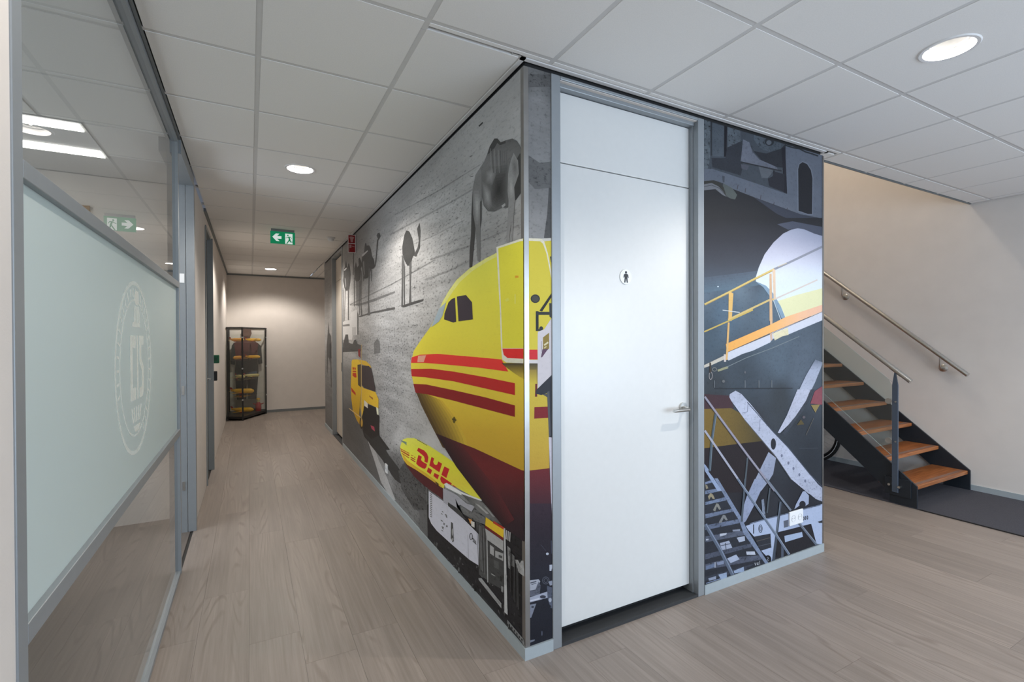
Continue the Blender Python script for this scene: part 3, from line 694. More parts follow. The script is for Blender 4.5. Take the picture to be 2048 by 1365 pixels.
# near camel
p = 'near_camel_print'
A.poly(p, CB, [(60,1350),(45,1342),(48,1180),(62,1000),(68,800),(72,650),(80,560),(105,440),(150,370),(168,400),(168,700),(165,880),(152,960),(152,1290),(125,1280),(108,980)], 104, .2)
A.poly(p, CB, [(75,590),(82,820),(107,960),(70,1340),(45,1342),(48,1180),(62,1000),(66,800)], 48)
A.blob(p, CB, [(82,560),(140,560),(164,640),(152,880),(132,960),(104,950),(82,740)], 104, 148, 6)
A.poly(p, CB, [(150,700),(166,690),(162,900),(150,960)], 66)
A.poly(p, CB, [(150,370),(190,310),(220,235),(245,160),(290,85),(320,85),(350,122),(400,102),(465,85),(510,110),(545,170),(575,300),(575,580),(530,640),(490,690),(430,748),(420,760),(360,762),(290,796),(230,796),(185,740),(165,640),(165,500),(160,400)], 92, .3, ('y', [(85,78),(300,100),(520,88),(800,80)]))
A.poly(p, CB, [(290,85),(320,85),(352,124),(400,104),(400,130),(345,150),(318,128),(296,170),(240,230),(222,240),(245,160)], 54)
A.blob(p, CB, [(280,360),(420,340),(428,600),(410,735),(300,792),(240,730),(250,540)], 86, 40, 8)
A.blob(p, CB, [(168,500),(215,530),(255,600),(268,740),(235,790),(188,728)], 96, 138, 6)
A.blob(p, CB, [(200,400),(290,350),(310,430),(270,540),(205,520)], 94, 128, 6)
for q in range(9): A.line(p, CB, [(250+q*20, 180+q*4), (262+q*19, 420)], 6, random.choice((72,112,84)))
A.poly(p, CB, [(500,300),(540,230),(575,250),(575,590),(530,640),(495,690),(485,560),(530,430)], 52)
A.poly(p, CB, [(425,430),(450,300),(480,225),(520,300),(530,430),(485,560),(492,680),(480,830),(466,1092),(446,1092),(455,900),(432,1092),(405,1092),(420,860),(430,700),(420,600)], 126, .2)
A.blob(p, CB, [(450,300),(482,232),(522,300),(530,425),(500,500),(462,440)], 124, 96, 5)
A.blob(p, CB, [(428,440),(470,430),(485,560),(488,660),(450,700),(425,620)], 126, 152, 5)
A.poly(p, CB, [(360,740),(395,715),(400,735),(372,765)], 150)
# road, van
p = 'yellow_van_print'
A.poly(p, C7, [(10,0),(70,0),(150,160),(240,330),(300,490),(180,370),(20,190)], 88, .35)
A.poly(p, C7, [(0,0),(60,0),(110,90),(140,250),(60,160)], 84, .3)
A.poly(p, C7, [(150,160),(172,175),(235,310),(305,492),(285,495),(225,395),(190,280)], 158, .3)
A.poly(p, C7, [(175,170),(205,200),(270,330),(300,400),(262,380),(215,280)], 120, .5)
A.poly(p, CV, [(85,800),(100,880),(215,1100),(240,1200),(290,1260),(390,1365),(560,1365),(430,1190),(425,1100),(230,1130)], 40, .2)
A.poly(p, C7, [(120,100),(215,150),(262,240),(330,330),(365,430),(300,380),(230,270),(165,190)], 46, .4)
A.poly(p, CV, [(85,262),(100,245),(160,243),(210,258),(206,560),(192,720),(187,820),(178,930),(215,1010),(215,1100),(150,1000),(100,880),(80,720),(75,560)], (202,166,44), .1, ('y', [(245,(206,174,52)),(560,(200,164,40)),(1100,(170,128,28))]))
A.poly(p, CV, [(160,244),(260,263),(310,308),(332,350),(200,300)], (190,156,50))
A.poly(p, CV, [(198,560),(235,600),(380,648),(420,740),(416,850),(390,840),(288,790),(240,760),(236,830),(230,900),(205,965),(195,830)], (204,168,48))
A.poly(p, CV, [(204,318),(300,325),(332,358),(380,600),(378,646),(240,596),(213,560)], (58,50,52))
A.poly(p, CV, [(158,310),(202,304),(202,592),(165,560)], (74,64,48))
A.poly(p, CV, [(240,832),(290,800),(385,840),(400,930),(430,940),(425,1185),(330,1232),(230,1130),(215,962)], (36,33,33))
A.poly(p, CV, [(240,745),(285,790),(285,850),(240,815)], (228,200,186)); A.poly(p, CV, [(390,835),(415,850),(421,932),(400,925)], (234,206,180))
A.poly(p, CV, [(320,1060),(365,1080),(375,1137),(335,1105)], (156,60,78))
for q in ([(96,340),(112,342),(116,368),(98,372)], [(118,342),(136,346),(138,372),(120,370)], [(98,382),(140,386),(142,402),(98,400)], [(98,410),(142,414),(146,468),(126,470),(96,444)], [(80,590),(135,660),(136,692),(85,642)]): A.poly(p, CV, q, (172,54,30))
A.poly(p, CV, [(300,690),(350,720),(350,745),(310,710)], (150,90,40))
A.ell(p, CV, 210, 1030, 26, 78, (52,44,30)); A.ell(p, CV, 211, 1030, 13, 50, (176,140,60))
A.poly(p, CV, [(165,120),(192,110),(192,222),(168,200)], (120,44,44))
A.poly(p, CV, [(203,60),(209,60),(212,1000),(205,1000)], (176,154,110)); A.poly(p, CV, [(50,855),(60,850),(200,960),(196,970)], (190,165,120))
# parked freighter with red lettering
p = 'parked_aircraft_print'
A.poly(p, CD, [(180,290),(195,240),(230,165),(300,140),(420,143),(520,188),(700,290),(900,420),(1100,560),(1180,680),(1300,830),(1450,1010),(1560,1160),(1582,1200),(1400,1130),(1150,990),(960,900),(940,930),(930,1000),(900,1000),(760,900),(600,790),(450,690),(300,600),(240,520),(190,400)], (222,205,58), .06, ('y', [(140,(226,212,80)),(500,(224,206,56)),(900,(214,190,60)),(1200,(222,206,70))]))
A.poly(p, CD, [(240,520),(300,560),(450,660),(620,770),(760,880),(900,990),(912,1000),(906,1190),(830,1130),(700,1040),(560,930),(420,800),(300,640)], (74,28,32), .1)
A.poly(p, CD, [(215,400),(300,520),(450,630),(620,740),(760,850),(890,960),(880,985),(760,895),(600,785),(450,685),(300,598),(240,520)], (196,160,44))
RED = (178,30,36)
for q in ([(490,308),(590,353),(640,408),(662,470),(656,530),(645,567),(594,545),(600,500),(588,458),(556,428),(468,356)],
          [(492,430),(550,460),(536,515),(562,545),(638,588),(628,640),(600,668),(555,655),(485,612),(453,575)],
          [(715,463),(762,490),(745,548),(762,588),(790,602),(816,590),(832,540),(896,580),(850,727),(678,610)],
          [(660,643),(727,690),(700,762),(636,712)], [(766,738),(846,775),(820,848),(748,790)],
          [(935,625),(1022,670),(970,824),(884,770)], [(880,788),(1062,915),(1056,942),(960,905),(922,930),(880,890),(864,840)], [(1070,932),(1130,972),(1162,992),(1090,965)]):
    A.poly(p, CD, q, RED, .04)
for q in ([(180,315),(340,400),(336,412),(184,332)], [(188,345),(340,430),(335,456),(196,370)], [(200,390),(335,475),(333,492),(206,407)], [(365,425),(405,445),(405,456),(365,437)], [(420,458),(440,468),(440,486),(420,476)], [(360,460),(440,503),(440,520),(360,480)], [(358,490),(440,540),(440,560),(358,510)]):
    A.poly(p, CD, q, (164,58,38))
A.poly(p, CD, [(470,165),(640,262),(640,272),(470,175)], (70,70,60)); A.poly(p, CD, [(195,180),(290,210),(290,270),(262,240),(195,195)], (110,130,110))
A.poly(p, CD, [(775,880),(835,920),(840,975),(815,960),(815,925),(790,915)], (40,30,25))
# ground equipment
p = 'ground_equipment_print'
A.poly(p, CG, [(0,60),(62,60),(66,480),(0,405)], 88, .5)
A.poly(p, CD, [(250,560),(420,800),(620,980),(640,1365),(420,1365),(200,1000),(150,700)], 70, 1.4)
A.poly(p, CG, [(60,200),(200,180),(470,350),(690,378),(860,500),(860,1360),(830,1315),(480,900),(66,482)], (28,27,30), 1.0)
for k in range(70):
    x = random.uniform(80,820); y = random.uniform(430+x*.45, 480+x*.98)
    if x < 480 and y < 330+x*.78: continue
    A.poly(p, CG, [(x,y),(x+random.uniform(4,14),y+random.uniform(4,20)),(x+random.uniform(2,12),y+random.uniform(10,50)),(x-3,y+random.uniform(5,30))], random.choice((48,60,80,16,20,95)), .6)
A.poly(p, CG, [(75,90),(190,170),(350,310),(480,440),(480,690),(400,640),(250,510),(140,410),(95,352),(75,300)], (180,180,190), .1)
for k in range(13): A.poly(p, CG, [(86,108+k*15),(102,116+k*15),(102,123+k*15),(86,115+k*15)], 96)
for k in range(16):
    x, y = 165+random.random()*52, 235+random.random()*160; y += (x-165)*.5
    A.poly(p, CG, [(x,y),(x+12,y+9),(x+12,y+16),(x,y+8)], 92)
A.poly(p, CG, [(255,338),(270,348),(278,492),(268,503),(253,470)], 66); A.ell(p, CG, 266, 420, 5, 30, 150); A.ell(p, CG, 266, 480, 7, 12, 140)
A.ring(p, CG, 416, 455, 13, 28, 5, 40, 14)
A.line(p, CG, [(428,470),(434,476)], 12, 45)
for k in range(4): A.line(p, CG, [(434+k*7, 468+k*7), (434+k*7, 496+k*7)], 3.5, 50)
A.line(p, CG, [(430,492),(460,520)], 4, 70)
A.line(p, CG, [(390,440),(395,640)], 2, 140)
A.poly(p, CG, [(190,65),(300,120),(380,190),(450,212),(420,256),(330,200),(300,215),(312,242),(230,202),(195,182)], (152,152,160), .15)
A.poly(p, CG, [(200,35),(220,24),(340,98),(502,160),(502,170),(330,120),(215,62)], (212,210,210))
A.poly(p, CG, [(290,150),(302,215),(352,282),(310,250)], 66); A.poly(p, CG, [(230,180),(300,225),(352,285),(380,320),(350,310),(232,210)], 56)
A.poly(p, CG, [(335,112),(502,172),(622,292),(692,372),(590,332),(530,300),(430,205)], 92, .4, ('x', [(335,70),(480,110),(692,70)]))
A.poly(p, CG, [(450,190),(482,202),(562,272),(540,272)], 150); A.poly(p, CG, [(520,210),(545,225),(610,300),(590,295)], 132)
A.poly(p, CG, [(440,250),(530,300),(530,360),(450,330)], 98, .6)
A.poly(p, CG, [(395,310),(420,318),(442,362),(410,350)], (192,134,74)); A.poly(p, CG, [(415,330),(445,340),(445,385),(420,370)], (190,186,180))
A.poly(p, CG, [(535,300),(682,400),(676,470),(530,370)], (208,172,42)); A.poly(p, CG, [(600,330),(692,388),(682,402),(592,346)], (160,52,34)); A.poly(p, CG, [(530,364),(676,465),(676,487),(530,385)], (104,30,26))
A.poly(p, CG, [(455,330),(525,370),(545,480),(550,805),(480,762),(480,440)], 70, .5)
for k in range(7): A.line(p, CG, [(462+k*11, 345+k*9), (478+k*10, 700+k*12)], 3, random.choice((40,110,95)))
A.poly(p, CG, [(530,388),(676,490),(676,572),(545,480)], 150, .2); A.poly(p, CG, [(545,485),(680,580),(680,885),(555,820)], 58, .6)
for q, c in (([(570,520),(602,545),(602,612),(570,590)],150), ([(612,568),(676,592),(676,652),(612,620)],146), ([(640,600),(668,612),(668,632),(640,622)],70), ([(580,750),(612,770),(612,776),(580,758)],150), ([(600,640),(640,660),(640,720),(600,700)],76),
             ([(660,850),(678,860),(676,905),(660,895)],120), ([(650,770),(672,782),(668,820),(650,810)],34)): A.poly(p, CG, q, c, .3)
A.poly(p, CG, [(680,388),(693,390),(712,1085),(686,1062)], 165); A.poly(p, CG, [(540,400),(548,402),(556,825),(548,822)], 150)
for k in range(3): A.poly(p, CG, [(700+k*14,402+k*8),(708+k*14,406+k*8),(704+k*14,480+k*10),(696+k*14,474+k*8)], 160)
A.poly(p, CG, [(478,788),(502,790),(662,992),(662,1032),(478,802)], 138, .5)
A.poly(p, CG, [(710,530),(735,552),(735,722),(716,702)], 118, .8); A.poly(p, CG, [(745,590),(766,612),(766,702),(745,690)], 104, .8)
A.poly(p, CG, [(770,640),(840,650),(850,780),(800,742)], 150, .5); A.poly(p, CG, [(790,633),(828,640),(810,672)], 36)
A.poly(p, CG, [(690,750),(708,770),(700,850),(688,840)], 150)
for k in range(10): A.line(p, CG, [(730+k*9, 560+k*14), (735+k*9, 900+k*20)], 3, random.choice((60,85,20)))
A.poly(p, CG, [(710,1122),(850,1290),(850,1330),(710,1152)], 104, .9)
for k in range(6): A.poly(p, CG, [(722+k*20,1150+k*24),(732+k*20,1162+k*24),(732+k*20,1180+k*24),(722+k*20,1166+k*24)], 20)
# the big airliner
p = 'airliner_print'
A.poly(p, C6, [(860,40),(665,145),(600,178),(500,240),(420,310),(370,380),(330,450),(290,540),(255,605),(200,680),(152,752),(134,830),(138,900),(160,990),(200,1090),(250,1190),(290,1268),(330,1345),(860,1640)], (212,196,60), .04,
       ('y', [(60,(218,206,74)),(450,(214,200,64)),(760,(210,194,62)),(1000,(206,182,58)),(1300,(190,154,50)),(1640,(176,142,46))]))
A.poly(p, C6, [(665,145),(600,178),(500,240),(420,310),(370,380),(330,450),(300,520),(320,510),(350,455),(395,385),(440,325),(515,258),(612,196),(668,168)], (222,212,120))
A.fade(p, C6, [(160,990),(200,1090),(250,1190),(290,1268),(332,1350)], [(330,1060),(400,1150),(450,1230),(480,1300),(500,1420)], (70,54,30), (198,168,56), 9)
A.poly(p, C6, [(140,792),(190,776),(300,770),(540,790),(700,805),(742,880),(560,856),(350,836),(220,826),(136,826)], (206,50,46), .05)
A.poly(p, C6, [(180,782),(230,778),(215,822),(175,822)], (232,150,130))
A.poly(p, C6, [(136,864),(260,862),(400,880),(600,915),(783,952),(783,1026),(600,985),(400,940),(220,915),(140,909)], (168,36,34), .05)
A.poly(p, C6, [(150,956),(230,960),(400,995),(600,1040),(783,1090),(783,1161),(600,1113),(400,1060),(230,1020),(164,1011)], (126,28,30), .05)
A.poly(p, C7, [(528,128),(620,165),(740,210),(870,270),(1000,330),(1080,340),(1080,760),(1000,712),(900,640),(780,492),(640,310)], (92,36,38), .08, ('y', [(128,(84,32,36)),(330,(102,36,38)),(480,(70,34,38)),(600,(48,30,36)),(760,(34,28,36))]))
A.fade(p, C7, [(528,128),(640,310),(780,492),(900,640)], [(660,180),(780,330),(880,460),(960,600)], (40,24,28), (84,36,40), 8)
A.poly(p, C6, [(355,450),(312,488),(286,548),(260,606),(310,570),(332,535)], (150,166,176)); A.poly(p, C6, [(345,520),(370,450),(390,430),(410,422),(417,570),(400,576),(342,556)], (50,42,52), .03)
A.poly(p, C6, [(422,415),(478,405),(516,450),(521,556),(432,568)], (50,42,52), .03)
A.ell(p, C6, 405, 1180, 9, 20, (90,80,30)); A.poly(p, C6, [(392,1170),(420,1178),(418,1186),(392,1180)], (70,60,30))
A.poly(p, C6, [(700,828),(860,828),(860,940),(780,890),(725,850)], (92,72,48), .1, ('y', [(828,(58,50,44)),(940,(196,172,60))]))
A.poly(p, C6, [(668,108),(815,58),(860,50),(860,830),(730,824),(704,805),(696,700),(690,500)], (230,222,190))
A.poly(p, C6, [(680,116),(815,72),(860,66),(860,735),(706,735),(698,500)], (214,200,60), .04)
A.poly(p, C6, [(706,738),(860,738),(860,802),(738,796),(714,776)], (204,42,42)); A.poly(p, C6, [(785,285),(806,285),(806,298),(785,300)], (206,150,40))
A.line(p, C6, [(785,400),(785,460)], 6, (224,210,110)); A.line(p, C6, [(725,440),(745,430)], 16, (220,205,90))
A.build(rootL)
# end bit of the hall side beyond the cream door
A2 = Mural(0, -.0, -1, (6.01, BL, .056, HB), GL)
A2.ground('desert_print', [(655,540,112,.5),(662,540,108,.5),(655,650,150,.4),(662,650,140,.4),(655,760,110,.6),(662,780,104,.6),(655,840,96,.4),(662,850,90,.4)], .04)
A2.poly('camel_train_print', (640,640,5.69), [(98,20),(108,150),(128,190),(132,300),(130,440),(134,770),(124,760),(118,500),(100,430),(92,430),(88,620),(78,560),(76,300)], 74, .3)
A2.poly('camel_train_print', (640,640,5.69), [(108,280),(130,260),(132,440),(110,440)], 52)
A2.build(rootL)

# --- front strip left of the door ---------------------------------------
rootS = thing('wall_mural', 'narrow photo mural strip between corner profile and white door', 'wall mural', (.08, 0, 0))
GF = .84
S = Mural(1, 0, -1, (.002, .146, .056, HB), GF)
S.ground('rock_print', [(1050,165,110,.6),(1100,165,104,.6),(1070,210,140,.3),(1070,300,140,.3),(1075,380,128,.3),(1075,450,146,.3),(1075,600,150,.2),(1075,900,60,.2),(1075,1100,34,.2),(1075,1270,30,.2)], .02)
p = 'rock_print'
S.poly(p, C5, [(840,90),(1000,90),(1000,165),(840,170)], 92, 1.2); S.poly(p, C5, [(840,580),(930,640),(1005,630),(1005,795),(900,802),(840,740)], 104, .7)
S.poly(p, C5, [(985,795),(1005,795),(1005,1115),(955,1105),(975,960)], 84, .4)
p = 'airliner_door_print'
S.poly(p, T3, [(20,75),(275,75),(275,1400),(20,1400)], (212,198,66), .04)
S.poly(p, T3, [(20,70),(180,75),(207,100),(237,200),(278,420),(278,480),(226,205),(195,118),(172,98),(20,90)], (226,222,200))
S.poly(p, T3, [(180,75),(275,70),(275,90),(205,98)], (206,204,196)); S.poly(p, T3, [(255,228),(272,228),(274,300),(262,272)], (50,60,70))
S.ell(p, T3, 130, 588, 40, 37, (44,46,44)); S.ell(p, T3, 130, 588, 30, 28, (70,70,66))
S.poly(p, T3, [(70,1022),(148,1022),(150,1106),(20,1106),(20,1022)], (208,46,52)); S.poly(p, T3, [(20,1108),(152,1110),(152,1140),(20,1138)], (212,210,214))
S.poly(p, T3, [(20,1140),(152,1140),(152,1330),(20,1260)], (80,70,50), .1, ('y', [(1140,(70,64,54)),(1330,(190,168,62))]))
S.poly(p, T4, [(20,0),(140,0),(140,180),(240,240),(250,842),(20,866)], (206,184,62), .06, ('y', [(0,(150,130,58)),(120,(206,186,66)),(860,(196,160,58))]))
S.poly(p, T4, [(130,120),(146,120),(146,230),(127,230)], (104,30,36)); S.poly(p, T4, [(122,320),(240,314),(240,410),(120,418)], (128,30,36))
S.poly(p, T4, [(20,868),(250,840),(280,1420),(20,1420)], (100,36,42), .06, ('y', [(840,(110,36,42)),(1080,(78,36,44)),(1280,(48,36,48)),(1420,(40,34,46))]))
p = 'loader_print'
S.poly(p, T3, [(165,690),(278,525),(278,560),(188,698)], (40,42,40)); S.poly(p, T3, [(134,695),(158,695),(158,862),(134,862)], (38,42,42)); S.poly(p, T3, [(134,700),(275,700),(275,726),(134,726)], (46,50,50))
S.poly(p, T3, [(248,626),(276,626),(276,760),(250,740)], (60,64,66)); S.ell(p, T3, 180, 842, 17, 18, (46,48,50)); S.poly(p, T3, [(134,845),(190,850),(190,864),(134,864)], (44,48,46))
S.poly(p, T3, [(152,870),(205,850),(280,735),(280,1235),(150,1362),(150,900)], (208,204,210), .08)
S.poly(p, T3, [(195,918),(248,878),(248,1012),(195,1062)], (142,122,58)); S.line(p, T3, [(205,985),(240,960)], 14, (214,206,170)); S.line(p, T3, [(205,1010),(225,995)], 10, (200,190,150)); S.poly(p, T3, [(190,1020),(240,1015),(190,1085),(178,1090)], (96,70,92)); S.line(p, T3, [(182,950),(182,1040)], 5, (150,140,150))
S.poly(p, T4, [(138,172),(285,30),(285,585),(246,575),(230,200),(182,216),(132,205)], (48,50,58), .2)
S.poly(p, T4, [(230,190),(250,180),(262,560),(246,575)], (84,86,92))
S.poly(p, T4, [(244,575),(285,580),(288,1420),(276,1420)], (206,202,214))
S.poly(p, T2, [(20,-60),(330,-60),(330,1330),(20,1380)], (34,32,42), .3, ('y', [(-60,(54,38,50)),(300,(40,34,44)),(700,(34,36,46)),(1300,(26,28,38))]))
S.poly(p, T2, [(305,-60),(330,-60),(330,400),(325,300)], (196,196,208))
S.poly(p, T2, [(20,700),(180,678),(197,700),(150,780),(20,800)], (168,172,184), .2); S.line(p, T2, [(100,715),(158,700)], 10, (70,74,84)); S.line(p, T2, [(110,730),(158,718)], 5, (60,64,74))
S.poly(p, T2, [(20,800),(150,780),(180,700),(200,740),(190,830),(20,860)], (92,96,110), 1.2)
S.poly(p, T2, [(20,880),(260,800),(330,796),(330,842),(190,880),(20,925)], (166,172,190), .2); S.line(p, T2, [(30,905),(190,868)], 12, (206,210,222))
S.ell(p, T2, 222, 850, 30, 16, (60,62,74)); S.ring(p, T2, 250, 690, 35, 38, 7, (84,88,100)); S.ring(p, T2, 250, 690, 20, 22, 5, (90,94,106))
S.poly(p, T2, [(275,700),(315,690),(325,730),(290,740)], (150,156,172)); S.poly(p, T2, [(260,740),(320,760),(328,960),(300,960),(270,880)], (84,90,106), 1.2); S.ell(p, T2, 292, 880, 14, 22, (170,176,190))
S.poly(p, T2, [(20,940),(157,914),(108,1052),(20,1070)], (128,134,150), .2); S.ell(p, T2, 122, 948, 14, 10, (60,64,76))
S.ell(p, T2, 265, 430, 14, 12, (190,196,210)); S.poly(p, T2, [(285,538),(330,532),(330,560),(308,575),(304,596),(286,596)], (186,192,206)); S.poly(p, T2, [(296,300),(312,300),(316,420),(300,430)], (64,66,80))
S.poly(p, T2, [(20,1290),(142,1264),(140,1278),(20,1330)], (120,126,140)); S.ell(p, T2, 212, 1205, 5, 24, (96,102,120)); S.line(p, T2, [(200,340),(250,400)], 4, (70,70,84))
S.build(rootS)

# --- front panel right of the door ---------------------------------------
rootF = thing('wall_mural', 'photo mural panel with aircraft steps, propeller and arch right of the door', 'wall mural', (1.78, 0, 0))
Fm = Mural(1, 0, -1, (1.192, BW-.002, .056, HB), GF)
Fm.ground('hangar_print', [(1410,250,80,.6),(1640,310,96,.3),(1410,400,36,.1),(1500,430,38,.1),(1600,440,50,.1),(1410,500,(48,50,58),.1),(1500,520,(62,64,74),.1),(1410,545,(66,72,84),.15),
   (1410,570,(96,112,128),.25),(1480,560,(104,120,134),.25),(1450,620,(84,104,122),.25),(1540,620,(88,106,122),.25),(1420,680,(72,88,102),.25),(1560,720,(84,98,112),.25),(1480,760,(60,70,80),.25),(1430,780,(54,60,66),.3),(1600,740,(84,96,110),.25),  # bluish points carry the window sheen in the print colour
   (1560,800,(54,60,66),.2),(1600,860,(46,52,60),.2),(1620,920,(40,46,54),.2),(1500,880,(40,38,42),.15),(1430,930,(38,32,34),.15),(1500,980,(32,32,38),.15),(1600,1000,(36,38,46),.15),(1420,1120,(44,48,58),.6),(1550,1100,(44,46,54),.3)], .02)
p = 'archway_print'
Fm.poly(p, R1, [(40,-40),(1640,400),(1640,1400),(1560,1342),(1300,1290),(1000,1180),(700,1070),(420,960),(300,890),(180,850),(40,862)], (96,102,114), .25)
Fm.poly(p, R1, [(40,-40),(1100,330),(1132,1030),(900,950),(520,820),(160,702),(40,702)], (66,72,80), .3)
Fm.poly(p, R1, [(40,0),(132,60),(132,560),(100,700),(40,700)], (90,98,105), 1.4); Fm.poly(p, R1, [(160,100),(310,150),(310,540),(160,540)], (78,86,95), .5); Fm.poly(p, R1, [(138,80),(156,90),(152,530),(138,530)], (40,44,50))
Fm.poly(p, R1, [(315,100),(352,110),(345,545),(310,545)], (18,18,28)); Fm.poly(p, R1, [(360,110),(520,160),(530,342),(360,422)], (84,92,100), 1.5)
Fm.poly(p, R1, [(350,425),(545,338),(545,500),(522,600),(560,640),(530,790),(160,680),(150,560),(330,560)], (44,48,56), .4)
Fm.poly(p, R1, [(560,318),(640,358),(680,480),(770,580),(980,660),(1012,714),(940,702),(530,602),(542,480)], (104,108,120), .5)
Fm.poly(p, R1, [(650,370),(700,470),(860,502),(1050,440),(1112,376),(1112,690),(1000,680),(800,592),(700,482)], (38,41,48), .5)
Fm.poly(p, R1, [(700,240),(1060,340),(1050,440),(900,480),(780,440),(700,330)], (70,78,86), 1.4); Fm.ell(p, R1, 900, 350, 60, 55, (40,44,50)); Fm.ell(p, R1, 895, 360, 34, 30, (92,98,106))
Fm.poly(p, R1, [(1060,430),(1106,418),(1132,1022),(1090,1012)], (26,26,36)); Fm.poly(p, R1, [(530,605),(1060,722),(1060,738),(530,622)], (34,36,42))
Fm.poly(p, R1, [(760,670),(962,722),(880,822),(800,822)], (92,97,104), .3); Fm.poly(p, R1, [(945,720),(972,725),(965,790),(950,790)], (30,32,40)); Fm.poly(p, R1, [(530,640),(640,660),(610,720),(540,700)], (80,82,92))
Fm.poly(p, R1, [(970,740),(1095,770),(1090,1005),(900,930),(880,830),(940,800)], (36,37,46), .2)
Fm.poly(p, R1, [(1262,720),(1280,640),(1330,600),(1395,625),(1450,710),(1474,820),(1468,1300),(1400,1300),(1320,1270),(1268,1258)], (112,118,130), .15)
Fm.poly(p, R1, [(1275,705),(1292,642),(1332,615),(1390,640),(1440,720),(1460,822),(1455,1290),(1400,1290),(1320,1260),(1280,1250)], (24,26,33), .05)
Fm.line(p, R1, [(1110,395),(1200,425),(1290,440),(1370,482),(1450,505),(1535,535)], 18, (34,38,44)); Fm.line(p, R1, [(1130,370),(1640,500)], 10, (54,58,66))
for (x,y) in ((490,945),(590,985),(790,1075),(960,1165),(1130,1240)): Fm.line(p, R1, [(x+3,y-32),(x-6,y+24)], 7, (58,48,52))
Fm.poly(p, R1, [(285,790),(320,800),(315,880),(295,875)], (70,74,82))
p = 'hangar_print'
Fm.poly(p, R1, [(40,985),(180,968),(300,1050),(400,1085),(470,1060),(420,962),(700,1072),(1000,1182),(1300,1292),(1640,1370),(1640,1420),(40,1420)], (34,35,39), .08)
Fm.poly(p, R1, [(300,890),(420,955),(480,1040),(455,1100),(400,1090),(330,1050),(290,960)], (84,90,88), .1)
Fm.poly(p, R1, [(40,862),(180,850),(262,885),(305,940),(345,1062),(290,1010),(230,940),(150,905),(40,925)], (50,50,46))
Fm.poly(p, R1, [(40,905),(150,886),(240,932),(300,1000),(342,1064),(290,1040),(200,966),(40,982)], (112,114,120), .1); Fm.line(p, R1, [(40,935),(150,915),(250,955),(335,1050)], 7, (60,62,66))
Fm.poly(p, R1, [(700,1075),(1000,1185),(1300,1292),(1640,1362),(1640,1420),(1250,1400),(1000,1290)], (54,58,70), .1)
p = 'hangar_print'
Fm.poly(p, R2, [(40,-25),(1700,-25),(1700,330),(1000,720),(760,700),(40,790)], (50,52,60), .1, ('y', [(-25,(33,34,38)),(300,(44,46,54)),(560,(60,63,72)),(790,(76,84,96))]))
Fm.fade(p, R2, [(40,790),(760,700),(1000,660)], [(40,1000),(760,900),(1000,860)], (82,92,106), (92,112,128), 6, .2)  # bluish band: window sheen painted into the print
p = 'engine_intake_print'
Fm.poly(p, R2, [(1050,60),(1260,20),(1680,100),(1680,235),(1560,192),(1330,112),(1200,135)], (72,77,92), .12)
Fm.poly(p, R2, [(760,780),(800,650),(880,470),(1000,310),(1130,190),(1240,135),(1330,115),(1420,130),(1560,190),(1680,225),(1680,1300),(1160,1345),(1100,1180),(1000,1010),(900,900),(760,842)], (190,196,212), .06,
        ('y', [(115,(150,156,176)),(300,(160,164,184)),(520,(186,188,206)),(700,(206,214,228)),(1000,(214,226,236)),(1345,(210,216,200))]))
Fm.poly(p, R2, [(1060,1110),(1300,1030),(1680,930),(1680,1240),(1170,1342),(1110,1200)], (220,220,178), .05)
Fm.poly(p, R2, [(760,845),(900,900),(1000,1010),(1100,1180),(1165,1345),(1110,1345),(1030,1160),(960,1060),(860,920)], (130,156,178), .2)
Fm.line(p, R2, [(1000,1100),(1060,1260),(1100,1365)], 10, (190,205,215))
p = 'boarding_steps_print'
Fm.line(p, R2, [(60,1157),(390,992),(760,800),(1010,675)], 30, (208,186,116)); Fm.line(p, R2, [(60,1168),(390,1004),(760,812),(1010,688)], 6, (150,120,70))
Fm.line(p, R2, [(1010,675),(1200,590),(1680,360)], 30, (136,140,152)); Fm.line(p, R2, [(1060,640),(1180,590)], 12, (190,180,160))
Fm.line(p, R2, [(380,1365),(950,1092),(1010,1086)], 26, (206,184,124)); Fm.line(p, R2, [(1010,1086),(1600,820)], 20, (206,196,190))
Fm.poly(p, R2, [(390,990),(415,985),(452,1005),(430,1380),(383,1380)], (222,182,112)); Fm.poly(p, R2, [(945,740),(975,735),(987,1380),(945,1380)], (206,174,142)); Fm.poly(p, R2, [(985,672),(1026,680),(1032,1082),(1002,1082)], (216,192,168))
Fm.poly(p, R3, [(340,0),(600,35),(600,47),(340,12)], (206,212,214)); Fm.ell(p, R2, 243, 912, 12, 10, (190,205,215))
Fm.line(p, R3, [(60,335),(430,170),(800,0)], 22, (196,172,96))
Fm.poly(p, R3, [(388,520),(1060,228),(1300,108),(1860,-80),(1860,20),(1080,345),(405,645)], (238,176,98), .06, ('x', [(390,(236,172,88)),(1100,(240,182,112)),(1500,(236,188,150)),(1860,(228,184,160))]))
Fm.poly(p, R3, [(405,652),(1060,376),(1080,350),(1860,28),(1860,155),(1300,390),(1100,440),(1060,496),(800,620),(640,670),(430,772),(380,705)], (204,208,220), .1)
Fm.poly(p, R3, [(1100,360),(1330,270),(1340,380),(1250,400),(1130,465)], (222,214,180), .3)
Fm.line(p, R3, [(405,648),(1060,372),(1860,26)], 7, (110,100,96))
Fm.poly(p, R3, [(60,840),(350,700),(390,742),(150,850),(60,882)], (196,190,178), .2); Fm.poly(p, R3, [(355,680),(385,670),(392,790),(360,790)], (210,200,196))
Fm.poly(p, R3, [(418,190),(446,195),(415,762),(385,762)], (218,176,116)); Fm.poly(p, R3, [(1055,360),(1090,350),(1095,460),(1065,465)], (205,176,156)); Fm.poly(p, R3, [(1050,-20),(1088,-20),(1096,215),(1060,225)], (212,176,140))
